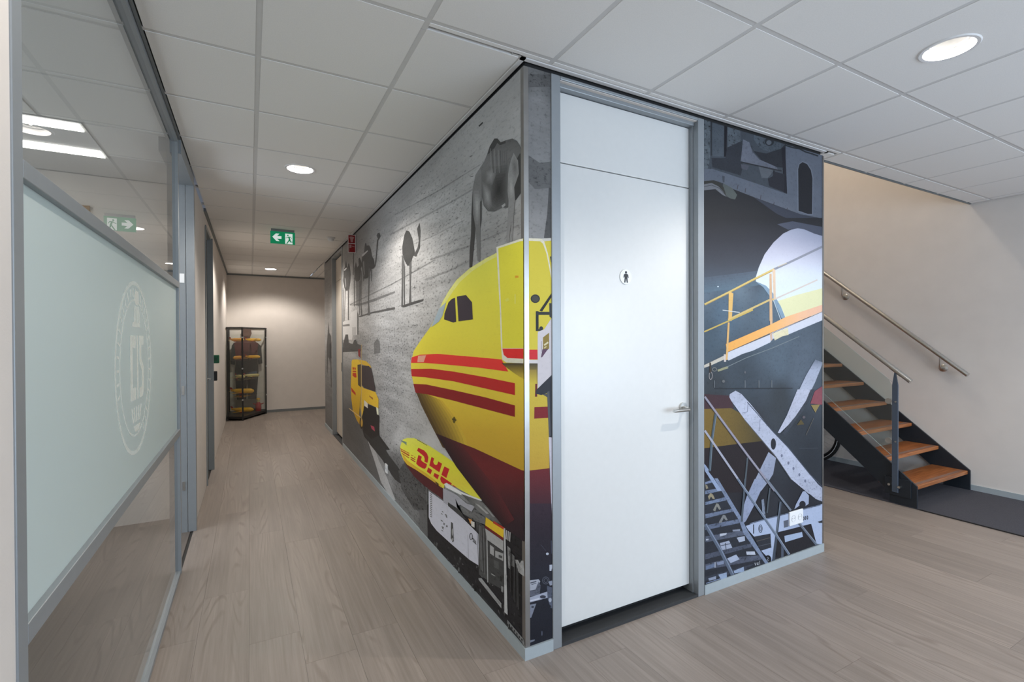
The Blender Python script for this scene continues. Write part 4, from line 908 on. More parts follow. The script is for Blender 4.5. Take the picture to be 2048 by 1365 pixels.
Fm.line(p, R3, [(265,925),(420,870)], 34, (150,150,120)); Fm.line(p, R3, [(400,870),(700,728),(1100,578),(1500,405)], 10, (122,132,136))
Fm.ring(p, R3, 158, 1000, 28, 62, 8, (170,165,165)); Fm.poly(p, R3, [(138,800),(162,800),(172,940),(140,960)], (66,58,52)); Fm.ring(p, R3, 215, 905, 36, 30, 8, (140,140,136))
for x in (212,678,888,1083): Fm.line(p, R3, [(x,1070),(x,1180)], 10, (118,124,130))
Fm.ell(p, R3, 678, 950, 14, 18, (96,98,104)); Fm.ell(p, R3, 350, 1085, 22, 22, (104,106,108)); Fm.line(p, R3, [(220,1195),(1400,1190)], 12, (44,48,54))
p = 'stacked_fuselage_print'
Fm.poly(p, R5, [(40,58),(400,80),(460,255),(40,262)], (66,44,50), .15); Fm.poly(p, R5, [(40,264),(420,250),(560,330),(800,600),(930,690),(500,740),(40,800)], (118,96,44), .2, ('x', [(40,(122,98,42)),(400,(112,92,44)),(930,(62,58,40))]))
Fm.poly(p, R5, [(40,800),(500,740),(930,690),(1040,920),(900,1200),(700,1400),(40,1400)], (36,29,33), .1)
Fm.poly(p, R5, [(1560,20),(1680,-60),(1680,205),(1500,190)], (132,72,82), .2); Fm.poly(p, R5, [(1510,210),(1632,200),(1570,312)], (138,122,76)); Fm.poly(p, R5, [(1372,405),(1418,472),(1316,484)], (86,76,46)); Fm.line(p, R5, [(1545,390),(1440,620)], 8, (92,90,84))
Fm.ell(p, R5, 1412, 375, 20, 18, (96,90,96)); Fm.line(p, R5, [(1350,800),(1600,795)], 8, (66,72,80))
p = 'propeller_print'
Fm.poly(p, R3, [(1420,1380),(1600,1000),(1680,862),(1740,755),(1860,800),(1740,1100),(1605,1380)], (168,175,194), .3, ('y', [(755,(104,114,130)),(900,(160,168,188)),(1380,(176,182,200))]))
Fm.poly(p, R5, [(1325,-5),(1505,-5),(1440,150),(1300,360),(1200,480),(1085,592),(1056,586),(1180,350)], (180,184,202), .35)
Fm.poly(p, R5, [(1505,-5),(1560,-5),(1470,190),(1300,420),(1160,620),(1100,610),(1200,480),(1300,360),(1440,150)], (58,64,74), .6)
Fm.poly(p, R5, [(930,850),(1032,932),(992,1150),(930,1250),(830,1380),(676,1380),(760,1200)], (152,160,182), .35)
Fm.poly(p, R6, [(705,-10),(850,0),(700,330),(590,540),(560,562),(536,430),(600,220)], (146,156,182), .35)
Fm.poly(p, R5, [(400,60),(480,12),(560,58),(680,190),(980,560),(1150,740),(1480,1140),(1680,1380),(1680,1420),(1480,1420),(1240,1220),(1040,920),(940,800),(600,400),(420,150),(395,100)], (182,188,208), .35)
Fm.poly(p, R6, [(1220,-10),(1450,-10),(1600,120),(1600,290),(1500,250),(1330,110)], (170,176,196), .5)
Fm.line(p, R5, [(640,170),(980,560),(1200,790),(1500,1160),(1690,1350)], 12, (70,78,92), .5); Fm.line(p, R5, [(600,410),(940,810),(1040,930),(1240,1230)], 9, (90,92,96), .5)
Fm.ell(p, R5, 995, 740, 36, 78, (36,38,46))
for (x,y) in ((1110,900),(1200,1000),(1270,1075),(1350,1160),(1430,1245)): Fm.ell(p, R5, x, y, 14, 22, (112,118,140))
Fm.line(p, R5, [(650,190),(640,300),(570,320)], 8, (120,126,146)); Fm.line(p, R5, [(815,400),(800,560)], 6, (118,124,146))
p = 'ground_truck_print'
Fm.poly(p, R6, [(590,600),(870,500),(1640,300),(1640,830),(1510,838),(1440,575),(1010,680),(960,985),(920,1060),(790,922),(920,880),(910,700),(700,742),(620,652)], (174,187,214), .12)
Fm.poly(p, R6, [(690,740),(905,700),(922,882),(780,912)], (46,49,57), .2); Fm.poly(p, R6, [(1020,680),(1430,573),(1512,838),(1150,978),(1000,1010),(970,900)], (34,34,40), .15)
Fm.poly(p, R6, [(1090,730),(1320,678),(1332,742),(1100,812)], (166,182,208), .1); Fm.poly(p, R6, [(1080,535),(1140,520),(1140,610),(1085,625)], (92,98,112)); Fm.line(p, R6, [(730,800),(915,750)], 8, (90,84,80)); Fm.line(p, R6, [(730,870),(915,825)], 7, (84,88,98))
Fm.poly(p, R6, [(1050,820),(1085,840),(1080,1000),(1050,1010)], (80,88,104)); Fm.ring(p, R6, 780, 635, 26, 54, 9, (50,54,62)); Fm.ring(p, R6, 780, 635, 12, 32, 6, (60,64,72))
Fm.line(p, R6, [(690,580),(690,700)], 12, (60,66,76)); Fm.poly(p, R6, [(1240,320),(1330,150),(1360,148),(1408,205),(1405,312),(1362,342),(1312,280),(1290,332),(1220,382)], (162,172,197), .15)
Fm.ell(p, R6, 1325, 320, 42, 46, (34,36,44)); Fm.line(p, R6, [(640,570),(870,505),(1560,325)], 14, (110,120,140), 1.0); Fm.poly(p, R6, [(1525,545),(1600,520),(1600,560),(1540,560)], (40,46,56))
for (x,y) in ((1338,503),(1362,497),(1389,490)): Fm.ell(p, R6, x, y, 10, 27, (36,40,48)); Fm.ell(p, R6, x, y, 3.5, 16, (150,160,184))
Fm.ell(p, R6, 876, 1035, 44, 56, (22,23,28)); Fm.line(p, R6, [(868,1005),(882,1015),(870,1040),(884,1055)], 8, (140,146,160))
Fm.poly(p, R6, [(790,260),(822,250),(846,480),(806,470)], (120,130,148), .8)
p = 'steel_stairs_print'
Fm.poly(p, R6, [(40,-20),(190,-20),(520,500),(830,1010),(880,1085),(600,1180),(40,1380)], (42,46,55), .4)
for q, c in (([(60,30),(170,-5),(200,20),(60,60)],(118,132,160)), ([(60,142),(262,104),(265,146),(60,188)],(114,128,154)), ([(60,290),(320,224),(332,266),(60,328)],(112,126,152)), ([(60,447),(410,374),(424,412),(60,502)],(108,120,145)), ([(60,592),(500,510),(506,562),(60,652)],(102,113,137)),
             ([(60,735),(600,650),(602,712),(60,812)],(86,93,110)), ([(60,968),(700,815),(704,862),(60,1035)],(76,82,98)), ([(60,1100),(380,1012),(812,978),(800,1034),(60,1170)],(82,88,104)), ([(60,1262),(500,1140),(700,1090),(560,1180),(60,1310)],(58,63,76))):
    Fm.poly(p, R6, q, c, .9)
for q, c in (([(250,700),(342,690),(330,716),(250,736)],(186,192,206)), ([(415,650),(515,640),(510,665),(420,672)],(140,148,166)), ([(470,752),(572,730),(578,792),(500,812)],(172,180,198)), ([(250,822),(370,790),(412,882),(272,916)],(166,174,194)), ([(590,932),(702,930),(714,974),(600,974)],(192,198,212)), ([(345,1022),(462,970),(507,1032),(390,1082)],(172,182,204)),
             ([(210,1072),(300,1050),(302,1092),(220,1112)],(132,143,168)), ([(430,1182),(560,1130),(567,1192),(440,1216)],(152,168,194)), ([(230,1232),(340,1202),(342,1292),(270,1302)],(152,168,194)), ([(100,1280),(200,1250),(200,1290),(110,1312)],(150,160,182)), ([(70,770),(105,765),(100,785),(70,790)],(180,186,198)),
             ([(70,1120),(180,1085),(180,1130),(70,1170)],(104,118,146)),
             ([(95,215),(130,170),(160,190),(185,245),(160,250),(135,215),(110,262)],(154,144,118)), ([(160,395),(205,305),(232,312),(265,380),(240,388),(212,345),(190,410)],(134,134,128)), ([(235,555),(290,455),(318,458),(352,522),(330,528),(300,495),(270,560)],(130,132,134)), ([(60,60),(85,70),(100,110),(70,120)],(140,132,112))):
    Fm.poly(p, R6, q, c, .25)
Fm.line(p, R6, [(320,820),(330,900)], 10, (60,66,78)); Fm.line(p, R6, [(250,860),(400,825)], 10, (70,76,90))
Fm.poly(p, R6, [(180,-20),(222,-20),(530,490),(600,640),(820,990),(884,1082),(842,1092),(560,700),(495,520),(370,320)], (124,137,162), .5)
Fm.poly(p, R5, [(40,1000),(70,1030),(110,1090),(110,1120),(180,1210),(290,1380),(230,1380),(150,1250),(60,1110)], (150,166,196), .3)
Fm.line(p, R6, [(188,1070),(188,1140)], 14, (170,176,190)); Fm.line(p, R6, [(70,1345),(270,1280)], 10, (130,144,172))
for q in ([(703,1078),(712,1112)], [(712,1112),(722,1075)], [(735,1095),(752,1088)], [(735,1080),(735,1105)], [(735,1080),(752,1072)], [(735,1106),(754,1098)], [(766,1052),(769,1100)]): Fm.line(p, R6, list(q), 5, (196,200,208))
Fm.line(p, R5, [(205,330),(150,720),(122,1110)], 34, (74,88,98)); Fm.line(p, R5, [(215,335),(160,720),(135,1100)], 8, (120,134,146))
Fm.line(p, R5, [(640,925),(600,1340)], 22, (80,89,97)); Fm.line(p, R6, [(580,-10),(532,545)], 26, (78,88,99)); Fm.line(p, R6, [(900,105),(862,430)], 20, (76,84,92)); Fm.line(p, R6, [(1040,285),(990,700),(945,1050)], 30, (68,77,90)); Fm.line(p, R6, [(1034,285),(984,700)], 7, (120,132,146))
Fm.line(p, R5, [(55,95),(190,282),(630,880),(1010,1380)], 30, (150,147,162)); Fm.line(p, R5, [(45,105),(180,292),(620,890),(1000,1390)], 8, (80,78,90))
Fm.line(p, R5, [(55,555),(150,692),(610,1365)], 28, (166,168,184)); Fm.line(p, R6, [(480,-15),(705,312),(965,690),(1150,972)], 30, (108,120,139)); Fm.line(p, R6, [(490,-15),(715,308),(975,686),(1158,964)], 7, (160,170,186))
Fm.line(p, R6, [(850,-15),(1172,398)], 26, (118,127,141)); Fm.line(p, R6, [(1270,552),(1505,842)], 32, (98,107,122)); Fm.line(p, R6, [(1278,548),(1512,836)], 7, (146,156,172))
Fm.line(p, R6, [(60,575),(250,900),(415,1235)], 48, (92,103,121)); Fm.line(p, R6, [(72,575),(262,896),(427,1228)], 10, (140,152,174))
Fm.build(rootF)
# ------------------------------------------------------------------ stairs
carpet = struct(MB().box(3.945, XR-.012, -3.2, 4.6, 0.0, .006).build('floor_carpet', M_DARKMAT), 'charcoal carpet under and in front of the stairs')
MB().box(3.935, 3.945, -3.2, .06, .0, .008).build('carpet_edge', M_BLACK, carpet)
st = thing('staircase', 'open steel staircase with orange wooden treads and glass balustrade', 'staircase', (4.48, .1, 0))
SL = .845
def stringer(x0, x1):
    y1 = 3.52
    o = [(.08,.006),(.08,.195),(y1,.195+SL*(y1-.08)),(y1,.096+SL*(y1-.287)),(.287,.096),(.287,.006)]
    return MB().prism(o, 0, x0, x1)
part(stringer(3.945, 3.963), 'stringer', M_NAVY, st, bevel=.002)
part(stringer(5.000, 5.018), 'stringer', M_NAVY, st, bevel=.002)
for k in range(15):
    y0 = .097+.227*k; z = .19+.1975*k
    t = part(MB().box(3.963, 5.0, y0, y0+.285, z-.034, z), 'tread', M_TREAD, st, bevel=.004)
    if k < 9:
        for q in (.022, .034, .046): part(MB().box(3.985, 4.98, y0+q, y0+q+.004, z, z+.0008), 'grip_strip', M_GREYD, t)
po = MB().prism([(.211,.11),(.257,.11),(.257,1.06),(.240,1.178),(.228,1.168),(.211,1.06)], 0, 3.918, 3.932)
part(po, 'post', M_POST, st, bevel=.002)
part(MB().prism([(2.511,2.05),(2.557,2.05),(2.557,3.0),(2.540,3.095),(2.528,3.095),(2.511,3.0)], 0, 3.918, 3.932), 'post', M_POST, st, bevel=.002)
part(MB().box(3.932, 3.945, .12, .32, .08, .235), 'base_plate', M_NAVY, st, bevel=.002)
for y, z in ((.198,.165), (.275,.172)): part(MB().tube([(3.945,y,z),(3.905,y,z)], .011, 10), 'bolt', M_STEEL, st, smooth=True)
for z in (.563, .917):
    cl = part(MB().lathe([(0,-.008),(.026,-.008),(.026,.008),(0,.008)], (3.925, .285, z), 20, 0), 'glass_clamp', M_STEEL, st, smooth=True)
    part(MB().tube([(3.938,.225,z),(3.905,.225,z)], .007, 8), 'bolt', M_STEEL, st, smooth=True)
gz0, gz1 = (lambda y: .432+.85*(y-.262)), (lambda y: 1.093+.862*(y-.262))
gl = [(.262,gz0(.262)),(3.4,gz0(3.4)),(3.4,gz1(3.4)),(.29,gz1(.29)),(.262,gz1(.262)-.03)]
part(MB().prism(gl, 0, 3.921, 3.929), 'glass_panel', M_RAILGL, st)
for f in (gz0, gz1): part(MB().tube([(3.925,.262,f(.262)),(3.925,3.4,f(3.4))], .0022, 6), 'glass_edge', mat('glass_edge', (.45,.5,.5), .2), st)
hr = part(MB().tube([(3.925,.118,1.104),(3.925,3.5,1.104+.828*3.382)], .021, 16), 'handrail', M_STEEL, st, smooth=True)
part(MB().tube([(3.925,.195,1.146),(3.925,.275,1.212)], .007, 8), 'saddle_bracket', M_NAVY, st)

wr = thing('wall_handrail', 'steel tube handrail fixed to the wall above the stairs', 'handrail', (4.95, .1, 1.12))
part(MB().tube([(4.95,.082,1.120),(4.95,3.5,1.120+.858*3.418)], .021, 16), 'rail', M_STEEL, wr, smooth=True)
for y in (.298, 1.213, 2.128, 3.05):
    z = 1.12+.858*(y-.082)-.13
    b = part(MB().lathe([(0,-.012),(.028,-.012),(.036,-.006),(.036,0),(0,0)], (XR, y, z), 20, 0), 'bracket_rose', M_STEEL, wr, smooth=True)
    part(MB().tube([(XR-.008,y,z),(4.965,y,z+.005),(4.952,y,z+.02),(4.95,y-.0,z+.11)], .007, 8), 'bracket_arm', M_STEEL, b, smooth=True)
struct(MB().box(BW, XR, 3.52, 4.6, 3.0, 3.12).build('floor_landing', M_WALLW))

# bicycle under the stairs
bk = thing('bicycle', 'bicycle parked against the wall under the stairs', 'bicycle', (4.80, 2.0, .006))
BX = 4.80
def ring_pts(cy, cz, r, n=40): return [(BX, cy+r*math.cos(2*math.pi*k/n), cz+r*math.sin(2*math.pi*k/n)) for k in range(n)]
M_TYRE = mat('tyre_rubber', (.012,.012,.012), .8); M_BIKE = mat('bicycle_paint', (.02,.022,.026), .35)
for cy in (1.48, 2.56):
    wz = .348
    w = part(MB().tube(ring_pts(cy, wz, .318), .024, 8, closed=True), 'wheel', M_TYRE, bk, smooth=True)
    part(MB().tube(ring_pts(cy, wz, .286), .012, 6, closed=True), 'rim', M_BIKE, w, smooth=True)
    part(MB().tube([(BX-.022, cy+.312*math.cos(2*math.pi*k/40), wz+.312*math.sin(2*math.pi*k/40)) for k in range(40)], .0035, 4, closed=True), 'reflective_line', M_PLAST, w)
    sp = MB()
    for k in range(28):
        a = 2*math.pi*k/28; s = .03 if k % 2 else -.03; a2 = a + (.5 if k % 4 < 2 else -.5)
        sp.tube([(BX+s, cy+.03*math.cos(a2), wz+.03*math.sin(a2)), (BX, cy+.28*math.cos(a), wz+.28*math.sin(a))], .0012, 4)
    so = part(sp, 'spokes', M_STEEL, w); so['kind'] = 'stuff'
    part(MB().lathe([(.0,-.045),(.018,-.045),(.018,.045),(.0,.045)], (BX,cy,wz), 14, 0), 'hub', M_STEEL, w, smooth=True)
fr = MB()
bb_, sd, hd, hb, rh, fh = (BX,2.08,.30), (BX,2.24,.78), (BX,1.70,.80), (BX,1.66,.68), (BX,2.56,.348), (BX,1.48,.348)
for a, b in ((bb_,sd),(sd,hd),(bb_,hb),(hd,hb),(bb_,rh),(sd,rh)): fr.tube([a,b], .016, 8)
part(fr, 'frame', M_BIKE, bk, smooth=True)
part(MB().tube([hb,(BX,1.58,.55),fh], .014, 8), 'fork', M_BIKE, bk, smooth=True)
part(MB().tube([hd,(BX,1.73,.90)], .012, 8).tube([(BX-.17,1.80,.92),(BX-.12,1.74,.92),(BX,1.73,.90),(BX+.12,1.74,.92),(BX+.15,1.80,.92)], .012, 8), 'handlebar', M_STEEL, bk, smooth=True)
part(MB().tube([sd,(BX,2.27,.87)], .012, 8), 'seat_post', M_STEEL, bk, smooth=True)
part(MB().tube([(BX,2.14,.885),(BX,2.22,.89),(BX,2.34,.895)], [.02,.04,.065], 10), 'saddle', M_BLK, bk, smooth=True)
part(MB().tube([(BX-.05,2.08,.30),(BX+.05,2.08,.30)], .02, 10).tube([(BX-.055,2.08,.30),(BX-.06,2.16,.16)], .009, 6).tube([(BX+.055,2.08,.30),(BX+.06,2.0,.44)], .009, 6), 'crank', M_STEEL, bk, smooth=True)
part(MB().tube([(BX-.02,2.2,.31),(BX-.10,2.3,.0)], .008, 6), 'kickstand', M_STEEL, bk)

# ------------------------------------------------------------------ corner display cabinet
M_CAB = mat('black_cabinet_frame', (.010,.010,.011), .35)
cb = thing('display_cabinet', 'tall black framed glass corner cabinet with yellow models at the hall end', 'display cabinet', (-1.2, 8.7, 0))
FP = [(-1.505,9.03),(-1.505,8.30),(-1.25,8.15),(-.84,8.90),(-.84,9.03)]
FPi = [(-1.50,8.955),(-1.50,8.31),(-1.252,8.165),(-.85,8.90),(-.85,8.955)]
part(MB().prism(FP, 2, .035, .075), 'base', M_CAB, cb); part(MB().prism(FPi, 2, 1.692, 1.698), 'top_glass', M_GLASSC, cb)
for (xa, ya), (xb, yb) in zip(FP, FP[1:]+FP[:1]): part(MB().tube([(xa,ya,1.698),(xb,yb,1.698)], .012, 4), 'top_rail', M_CAB, cb)
for (x, y) in ((-1.492,8.312),(-1.25,8.166),(-.853,8.895),(-.853,9.015),(-1.49,9.015)):
    pp = part(MB().box(x-.014, x+.014, y-.014, y+.014, .0, 1.692), 'post', M_CAB, cb)
for (x, y) in ((-1.25,8.15),(-.838,8.88)):
    for z in (1.52, .95, .38): part(MB().box(x-.012, x+.012, y-.006, y+.010, z-.012, z+.012), 'hinge_knob', M_STEEL, cb)
SH = [.43, .74, 1.10, 1.43]
for z in SH: part(MB().prism(FPi, 2, z-.006, z), 'glass_shelf', M_GLASSC, cb)
for a, b in ((1,2),(2,3)):
    (xa, ya), (xb, yb) = FP[a], FP[b]
    part(MB().quad((xa,ya,.075),(xb,yb,.075),(xb,yb,1.69),(xa,ya,1.69)), 'glass_pane', M_GLASSC, cb)
M_YEL = mat('model_yellow', lin((214,160,24)), .35); M_REDM = mat('model_red', lin((150,30,28)), .4); M_ORM = mat('model_gold', lin((196,134,40)), .3); M_PALE = mat('model_cream', lin((190,176,120)), .4)
def model_plane(x, y, z, rz, s, m, label, name='model_aircraft'):
    t = thing(name, label, 'model aircraft', (x, y, z), rz, 'model aircraft in the corner cabinet')
    def P(mb, n, mm):
        o = mb.build(n, mm, t, True); return o
    P(MB().tube([(0,-.5*s,.12*s),(0,-.46*s,.135*s),(0,-.36*s,.145*s),(0,.2*s,.145*s),(0,.5*s,.19*s)], [.02*s,.075*s,.11*s,.11*s,.03*s], 12), 'fuselage', m)
    for sg in (-1, 1):
        P(MB().prism([(sg*.03*s,-.12*s),(sg*.03*s,.10*s),(sg*.46*s,.26*s),(sg*.46*s,.20*s)], 2, .075*s, .088*s), 'wing', m)
        P(MB().tube([(sg*.18*s,-.06*s,.055*s),(sg*.18*s,.06*s,.055*s)], .026*s, 8), 'engine', M_REDM)
        P(MB().prism([(0,.38*s),(0,.48*s),(sg*.17*s,.52*s),(sg*.17*s,.48*s)], 2, .13*s, .138*s), 'tailplane', m)
    P(MB().prism([(.34*s,.12*s),(.48*s,.14*s),(.55*s,.32*s),(.47*s,.32*s)], 0, -.006*s, .006*s), 'tail_fin', M_REDM)
    P(MB().box(-.05*s,.05*s,-.08*s,.08*s,0,.012*s).tube([(0,0,.01*s),(0,0,.06*s)], .012*s, 8), 'stand', M_BLK)
    return t
model_plane(-1.34, 8.50, 1.431, .9, .30, M_ORM, 'gold model aircraft on the left of the top cabinet shelf')
model_plane(-1.07, 8.79, 1.431, 1.3, .28, M_YEL, 'yellow model aircraft on the right of the top cabinet shelf')
model_plane(-1.32, 8.45, 1.101, -.5, .30, M_ORM, 'gold model aircraft on the left of the second cabinet shelf')
model_plane(-1.08, 8.76, 1.101, 1.1, .28, M_YEL, 'yellow model aircraft on the right of the second cabinet shelf')
model_plane(-1.30, 8.50, .741, .5, .30, M_PALE, 'cream model aircraft on the left of the third cabinet shelf')
model_plane(-1.10, 8.74, .741, 1.9, .28, M_PALE, 'cream model aircraft on the right of the third cabinet shelf')
model_plane(-1.26, 8.70, .431, 1.2, .42, M_YEL, 'large yellow model aircraft on the fourth cabinet shelf')
model_plane(-1.26, 8.68, .076, 1.2, .40, M_YEL, 'large yellow model aircraft on the cabinet floor')
vz = thing('model_figure', 'small dark red figure with yellow cap on the cabinet floor', 'figurine', (-.99, 8.82, .076))
vz_b = MB().lathe([(.0,0),(.05,0),(.055,.06),(.05,.13),(.03,.17),(.0,.17)], (0,0,0), 14).build('body', M_REDM, vz, True)
MB().lathe([(.0,.165),(.026,.175),(.03,.20),(.02,.23),(.0,.235)], (0,0,0), 12).build('head', M_PALE, vz, True)
MB().lathe([(.04,.225),(.04,.23),(.026,.25),(.0,.255)], (0,0,0), 12).build('cap', M_YEL, vz, True)
MB().tube([(-.05,0,.13),(-.09,-.02,.15)], .012, 6).tube([(.05,0,.13),(.09,-.02,.15)], .012, 6).build('arms', M_REDM, vz, True)
# flat figure standing behind the shelves
M_SKIN = mat('figure_skin', lin((96,66,58)), .7); M_SHIRT = mat('figure_shirt', lin((92,40,42)), .7); M_JACK = mat('figure_dark', lin((38,42,44)), .7); M_JEAN = mat('figure_blue', lin((78,92,120)), .7)
fg = thing('flat_figure', 'flat figure in dark red top and dark trousers inside the glass cabinet', 'cut-out', (-1.18, 8.975, .0755))
def cut(pts, n, m, y=0.0): return MB().prism([(a, b-.0755) for a, b in pts], 1, y-.003, y+.003).build(n, m, fg)
cut([(-.075,1.56),(-.075,1.685),(.07,1.685),(.085,1.60),(.06,1.53),(-.04,1.52)], 'head', M_SKIN)
cut([(-.05,1.46),(-.045,1.535),(.055,1.535),(.06,1.46)], 'neck', M_SKIN)
cut([(-.22,1.42),(-.06,1.50),(.06,1.50),(.20,1.40),(.18,1.12),(-.19,1.12)], 'shirt', M_SHIRT)
cut([(-.26,1.36),(-.22,1.42),(-.19,1.12),(-.21,.98),(-.28,1.0)], 'sleeve', M_JACK); cut([(.20,1.40),(.25,1.34),(.27,1.0),(.20,.98),(.18,1.12)], 'sleeve', M_JACK)
cut([(-.21,.84),(-.19,1.12),(.18,1.12),(.20,.84)], 'waist', M_JACK)
cut([(-.18,.30),(-.21,.84),(.0,.84),(-.02,.30)], 'trouser_leg', M_JACK); cut([(.02,.30),(.0,.84),(.20,.84),(.16,.30)], 'trouser_leg', M_JACK)
cut([(.03,.76),(.02,.83),(.17,.85),(.17,.77)], 'pocket', M_JEAN, -.004)
cut([(-.20,.08),(-.20,.30),(.18,.30),(.18,.08)], 'shoe_panel', mat('figure_base', lin((120,116,108)), .7))

# ------------------------------------------------------------------ signs and small fittings
M_GREEN = emit('exit_green', lin((0,150,100)), .35); M_EXW = emit('exit_white', (.85,.95,.92), .5)
ex = thing('exit_sign', 'green illuminated exit sign with left arrow hanging from hallway ceiling', 'exit sign', (-.776, 4.35, H))
part(MB().box(-.907, -.645, 4.338, 4.362, 2.607, 2.748), 'panel', M_GREEN, ex, bevel=.002)
part(MB().box(-.90, -.652, 4.34, 4.36, 2.748, H), 'mounting_rail', M_GREY, ex)
for face, yy, sg in (('front', 4.3375, 1), ('back', 4.3625, 1)):
    Y0, Y1 = (yy-.0008, yy+.0004)
    cxs = -.776
    def Q(pts): return MB().prism([(cxs-.131+a*.262/1400, 2.748-(b*.141/700)) for a, b in pts], 1, Y0, Y1)
    part(Q([(110,330),(310,130),(510,130),(370,270),(620,270),(620,420),(370,420),(510,560),(330,560),(290,520)]), 'arrow', M_EXW, ex)
    part(Q([(830,90),(1250,90),(1250,690),(830,690)]), 'doorway', M_EXW, ex)
    Y0, Y1 = (yy-.0016, yy-.0006) if yy < 4.35 else (yy+.0006, yy+.0016)
    rm = MB().prism([(cxs-.131+(985+45*math.cos(2*math.pi*k/12))*.262/1400, 2.748-((190+45*math.sin(2*math.pi*k/12))*.141/700)) for k in range(12)], 1, Y0, Y1)
    for q in ([(960,260),(1130,250),(1140,290),(1000,300)], [(1110,250),(1150,260),(1210,360),(1180,380)], [(985,280),(850,340),(855,370),(1010,310)], [(1000,280),(1080,270),(1130,420),(1050,450)],
              [(1050,420),(1110,440),(950,680),(890,670)], [(1060,420),(1130,410),(1150,560),(1090,570)], [(1100,530),(1290,540),(1290,580),(1100,580)]):
        rm.prism([(cxs-.131+a*.262/1400, 2.748-(b*.141/700)) for a, b in q], 1, Y0, Y1)
    part(rm, 'running_man', M_GREEN, ex)

M_SRED = mat('fire_sign_red', lin((150,18,24)), .4); M_SWH = mat('fire_sign_white', (.75,.72,.72), .4)
rs = thing('fire_sign', 'small red double fire equipment sign projecting from the mural', 'sign', (-.045, 4.06, 2.62))
part(MB().box(-.091, -.001, 4.058, 4.064, 2.517, 2.732), 'plate', M_SWH, rs)
for z0, z1 in ((2.632,2.724), (2.525,2.622)): part(MB().box(-.085, -.010, 4.0565, 4.058, z0, z1), 'red_field', M_SRED, rs)
pic = MB()
for k in range(3): pic.prism([(-.048+.028*math.cos(t)*(1-.2*k), 2.70-.012*k+.01*math.sin(t)) for t in [2*math.pi*i/12 for i in range(12)]], 1, 4.0558-.0002*k, 4.0564-.0002*k)
pic.prism([(-.066,2.69),(-.030,2.69),(-.036,2.642),(-.060,2.642)], 1, 4.0555, 4.0562)
part(pic, 'extinguisher_symbol', mat('symbol_pink', lin((196,150,150)), .4), rs)
part(MB().prism([(-.080,2.612),(-.052,2.612),(-.052,2.575),(-.080,2.570)], 1, 4.0558, 4.0564).prism([(-.048,2.60),(-.018,2.595),(-.018,2.59),(-.048,2.592)], 1, 4.0558, 4.0564).prism([(-.080,2.60),(-.076,2.60),(-.076,2.535),(-.080,2.535)], 1, 4.0558, 4.0564), 'hose_symbol', bpy.data.materials['symbol_pink'], rs)

dt = thing('ceiling_detector', 'small pale detector on the hallway ceiling by the red sign', 'smoke detector', (-.216, 4.56, H))
part(MB().lathe([(.055,0),(.055,-.012),(.045,-.018),(0,-.018)], (-.216,4.56,H), 24), 'base', M_TRIMW, dt, smooth=True)
part(MB().lathe([(.038,-.018),(.036,-.040),(.026,-.048),(0,-.048)], (-.216,4.56,H), 24), 'sensor_head', M_PLAST, dt, smooth=True)

def socket(name, label, ax, c, h, w, z0, z1, gangs):
    """wall socket on plane axis ax = 0, centred at h along the wall"""
    loc = (0, h, (z0+z1)/2) if ax == 0 else (h, 0, (z0+z1)/2)
    t = thing(name, label, 'socket', loc)
    def B(a0, a1, d0, d1, b0, b1):
        return MB().box(-d1, -d0, a0, a1, b0, b1) if ax == 0 else MB().box(a0, a1, -d1, -d0, b0, b1)
    part(B(h-w/2, h+w/2, .003, .013, z0, z1), 'cover_plate', M_PLAST, t, bevel=.003)
    for g in range(gangs):
        gc = h + (g-(gangs-1)/2)*.071; zc = (z0+z1)/2
        o_ = (-.0132, gc, zc) if ax == 0 else (gc, -.0132, zc)
        r1 = part(MB().lathe([(.0,.006),(.018,.006),(.0205,-.002),(.0215,-.002),(.0215,.0)], o_, 24, ax), 'socket_well', mat('socket_well', (.55,.58,.62), .4), t, smooth=True)
        for dx in (-.0095, .0095):
            p_ = (-.0125, gc+dx, zc) if ax == 0 else (gc+dx, -.0125, zc)
            part(MB().lathe([(.0,-.0012),(.0026,-.0012),(.0026,.002)], p_, 8, ax), 'pin_hole', M_BLK, r1)
socket('wall_socket', 'double white wall socket low on the front mural panel', 1, 0, 2.067, .148, .250, .343, 2)
socket('wall_socket', 'single white wall socket low on the hallway mural', 0, 0, 2.59, .082, .238, .320, 1)

gb = thing('door_release_box', 'green emergency door release box on the left hallway wall', 'call point', (XL, 4.66, 1.26))
part(MB().box(XL, XL+.078, 4.64, 4.73, 1.212, 1.307), 'housing', mat('release_green', lin((10,92,58)), .45), gb, bevel=.006)
part(MB().box(XL+.02, XL+.06, 4.6385, 4.641, 1.24, 1.28), 'press_plate', mat('release_dark_green', lin((6,70,44)), .4), gb)
rd = thing('card_reader', 'black card reader below the green release box', 'card reader', (XL, 4.66, 1.06))
part(MB().box(XL, XL+.058, 4.64, 4.70, 1.008, 1.120), 'housing', M_BLK, rd, bevel=.008)
part(MB().box(XL+.018, XL+.040, 4.6385, 4.641, 1.085, 1.095), 'indicator', mat('indicator_dark', (.03,.03,.035), .2), rd)

# framed picture on the office end wall, seen through the upper pane
pf = thing('framed_picture', 'small brown picture on the office wall behind the glass', 'picture', (-2.30, 2.93, 2.40))
part(MB().box(-2.42, -2.213, 2.932, 2.95, 2.25, 2.535), 'frame', mat('picture_frame', lin((150,118,82)), .5), pf)
part(MB().box(-2.40, -2.235, 2.929, 2.934, 2.28, 2.51), 'canvas', mat('picture_canvas', lin((112,104,96)), .8, noise=.4, nscale=14), pf)

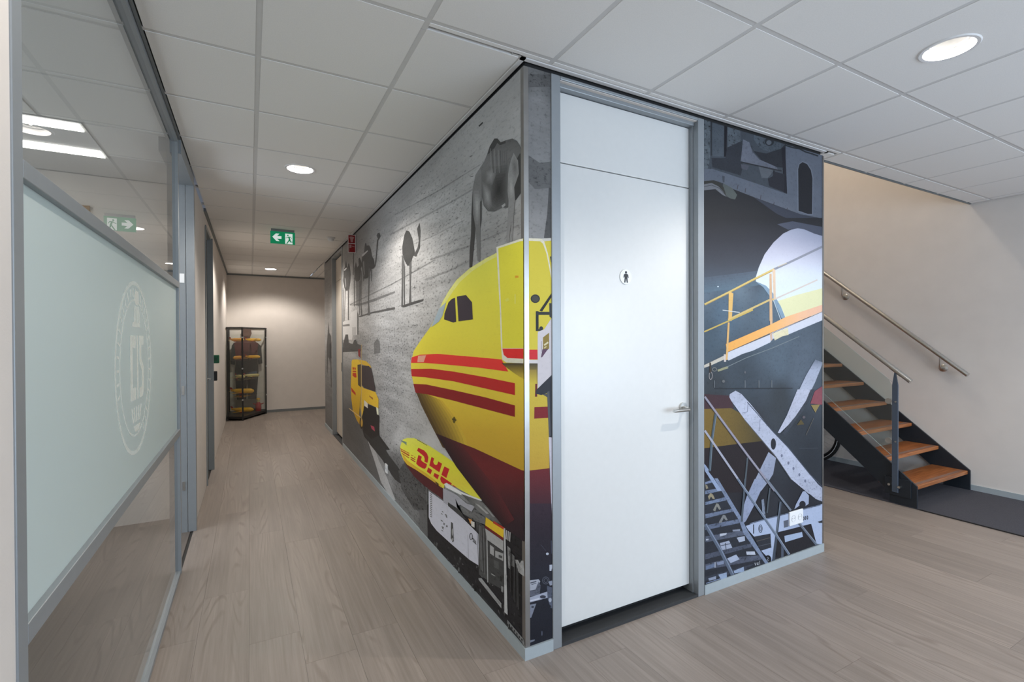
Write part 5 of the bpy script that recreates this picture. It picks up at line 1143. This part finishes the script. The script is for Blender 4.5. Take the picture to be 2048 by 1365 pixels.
# round emblem in the frosted band
EY, EZ, ER = .515, 1.382, .350
em = part(MB().lathe([(ER,.0006),(ER,.0014),(ER-.016,.0014),(ER-.016,.0006)], (GXp, EY, EZ), 64, 0), 'emblem_ring', M_EMB, pt)
part(MB().lathe([(ER-.072,.0006),(ER-.072,.0014),(ER-.080,.0014),(ER-.080,.0006)], (GXp, EY, EZ), 64, 0), 'inner_ring', M_EMB, em)
tk = MB()
for k in range(34):
    a = math.radians(-60+k*9.2)
    if 200 < (math.degrees(a) % 360) < 300: continue
    r0, r1 = ER-.062, ER-.028; w = .007
    c, s = math.cos(a), math.sin(a)
    q = [(r0*c-w*s, r0*s+w*c), (r1*c-w*s, r1*s+w*c), (r1*c+w*s*.3, r1*s-w*c*.3), (r0*c+w*s*.3, r0*s-w*c*.3)]
    tk.prism([(EY+a_, EZ+b_) for a_, b_ in q], 0, GXp+.0008, GXp+.0014)
part(tk, 'rim_marks', M_EMB, em)
def EP(mb, pts): mb.prism([(EY+a, EZ+b) for a, b in pts], 0, GXp+.0009, GXp+.0015); return mb
L1 = MB(); EP(L1, [(-.10,-.13),(.0,-.13),(.0,-.08),(-.06,-.08),(-.06,.08),(.0,.08),(.0,.13),(-.10,.13)]); part(L1, 'emblem_letter', M_EMB, em)
L1 = MB(); EP(L1, [(.025,-.13),(.05,-.13),(.05,.13),(.025,.13)]); part(L1, 'emblem_letter', M_EMB, em)
L1 = MB(); EP(L1, [(.075,.13),(.165,.13),(.165,.09),(.115,.09),(.115,.03),(.165,.0),(.165,-.10),(.14,-.13),(.075,-.13),(.075,-.09),(.125,-.085),(.125,-.02),(.075,.02)]); part(L1, 'emblem_letter', M_EMB, em)
gl_ = MB()
for k in range(5):
    x = .0+(k-2)*.025; EP(gl_, [(x+.03-.006,.18),(x+.03+.006,.18),(x*.8+.03+.006,.25),(x*.8+.03-.006,.25)])
gl_.prism([(EY+.03+.045*math.cos(t), EZ+.285+.03*math.sin(t)) for t in [2*math.pi*i/20 for i in range(20)]], 0, GXp+.0009, GXp+.0015)
EP(gl_, [(-.06,.165),(.09,.165),(.08,.185),(-.05,.185)])
part(gl_, 'figure_mark', M_EMB, em)
hm = MB()
for k in range(5): EP(hm, [(-.09+k*.045,-.16),(-.07+k*.045,-.16),(-.045+k*.03,-.22),(-.06+k*.03,-.22)])
EP(hm, [(-.05,-.235),(.08,-.235),(.05,-.26),(-.02,-.26)])
part(hm, 'lower_mark', M_EMB, em)
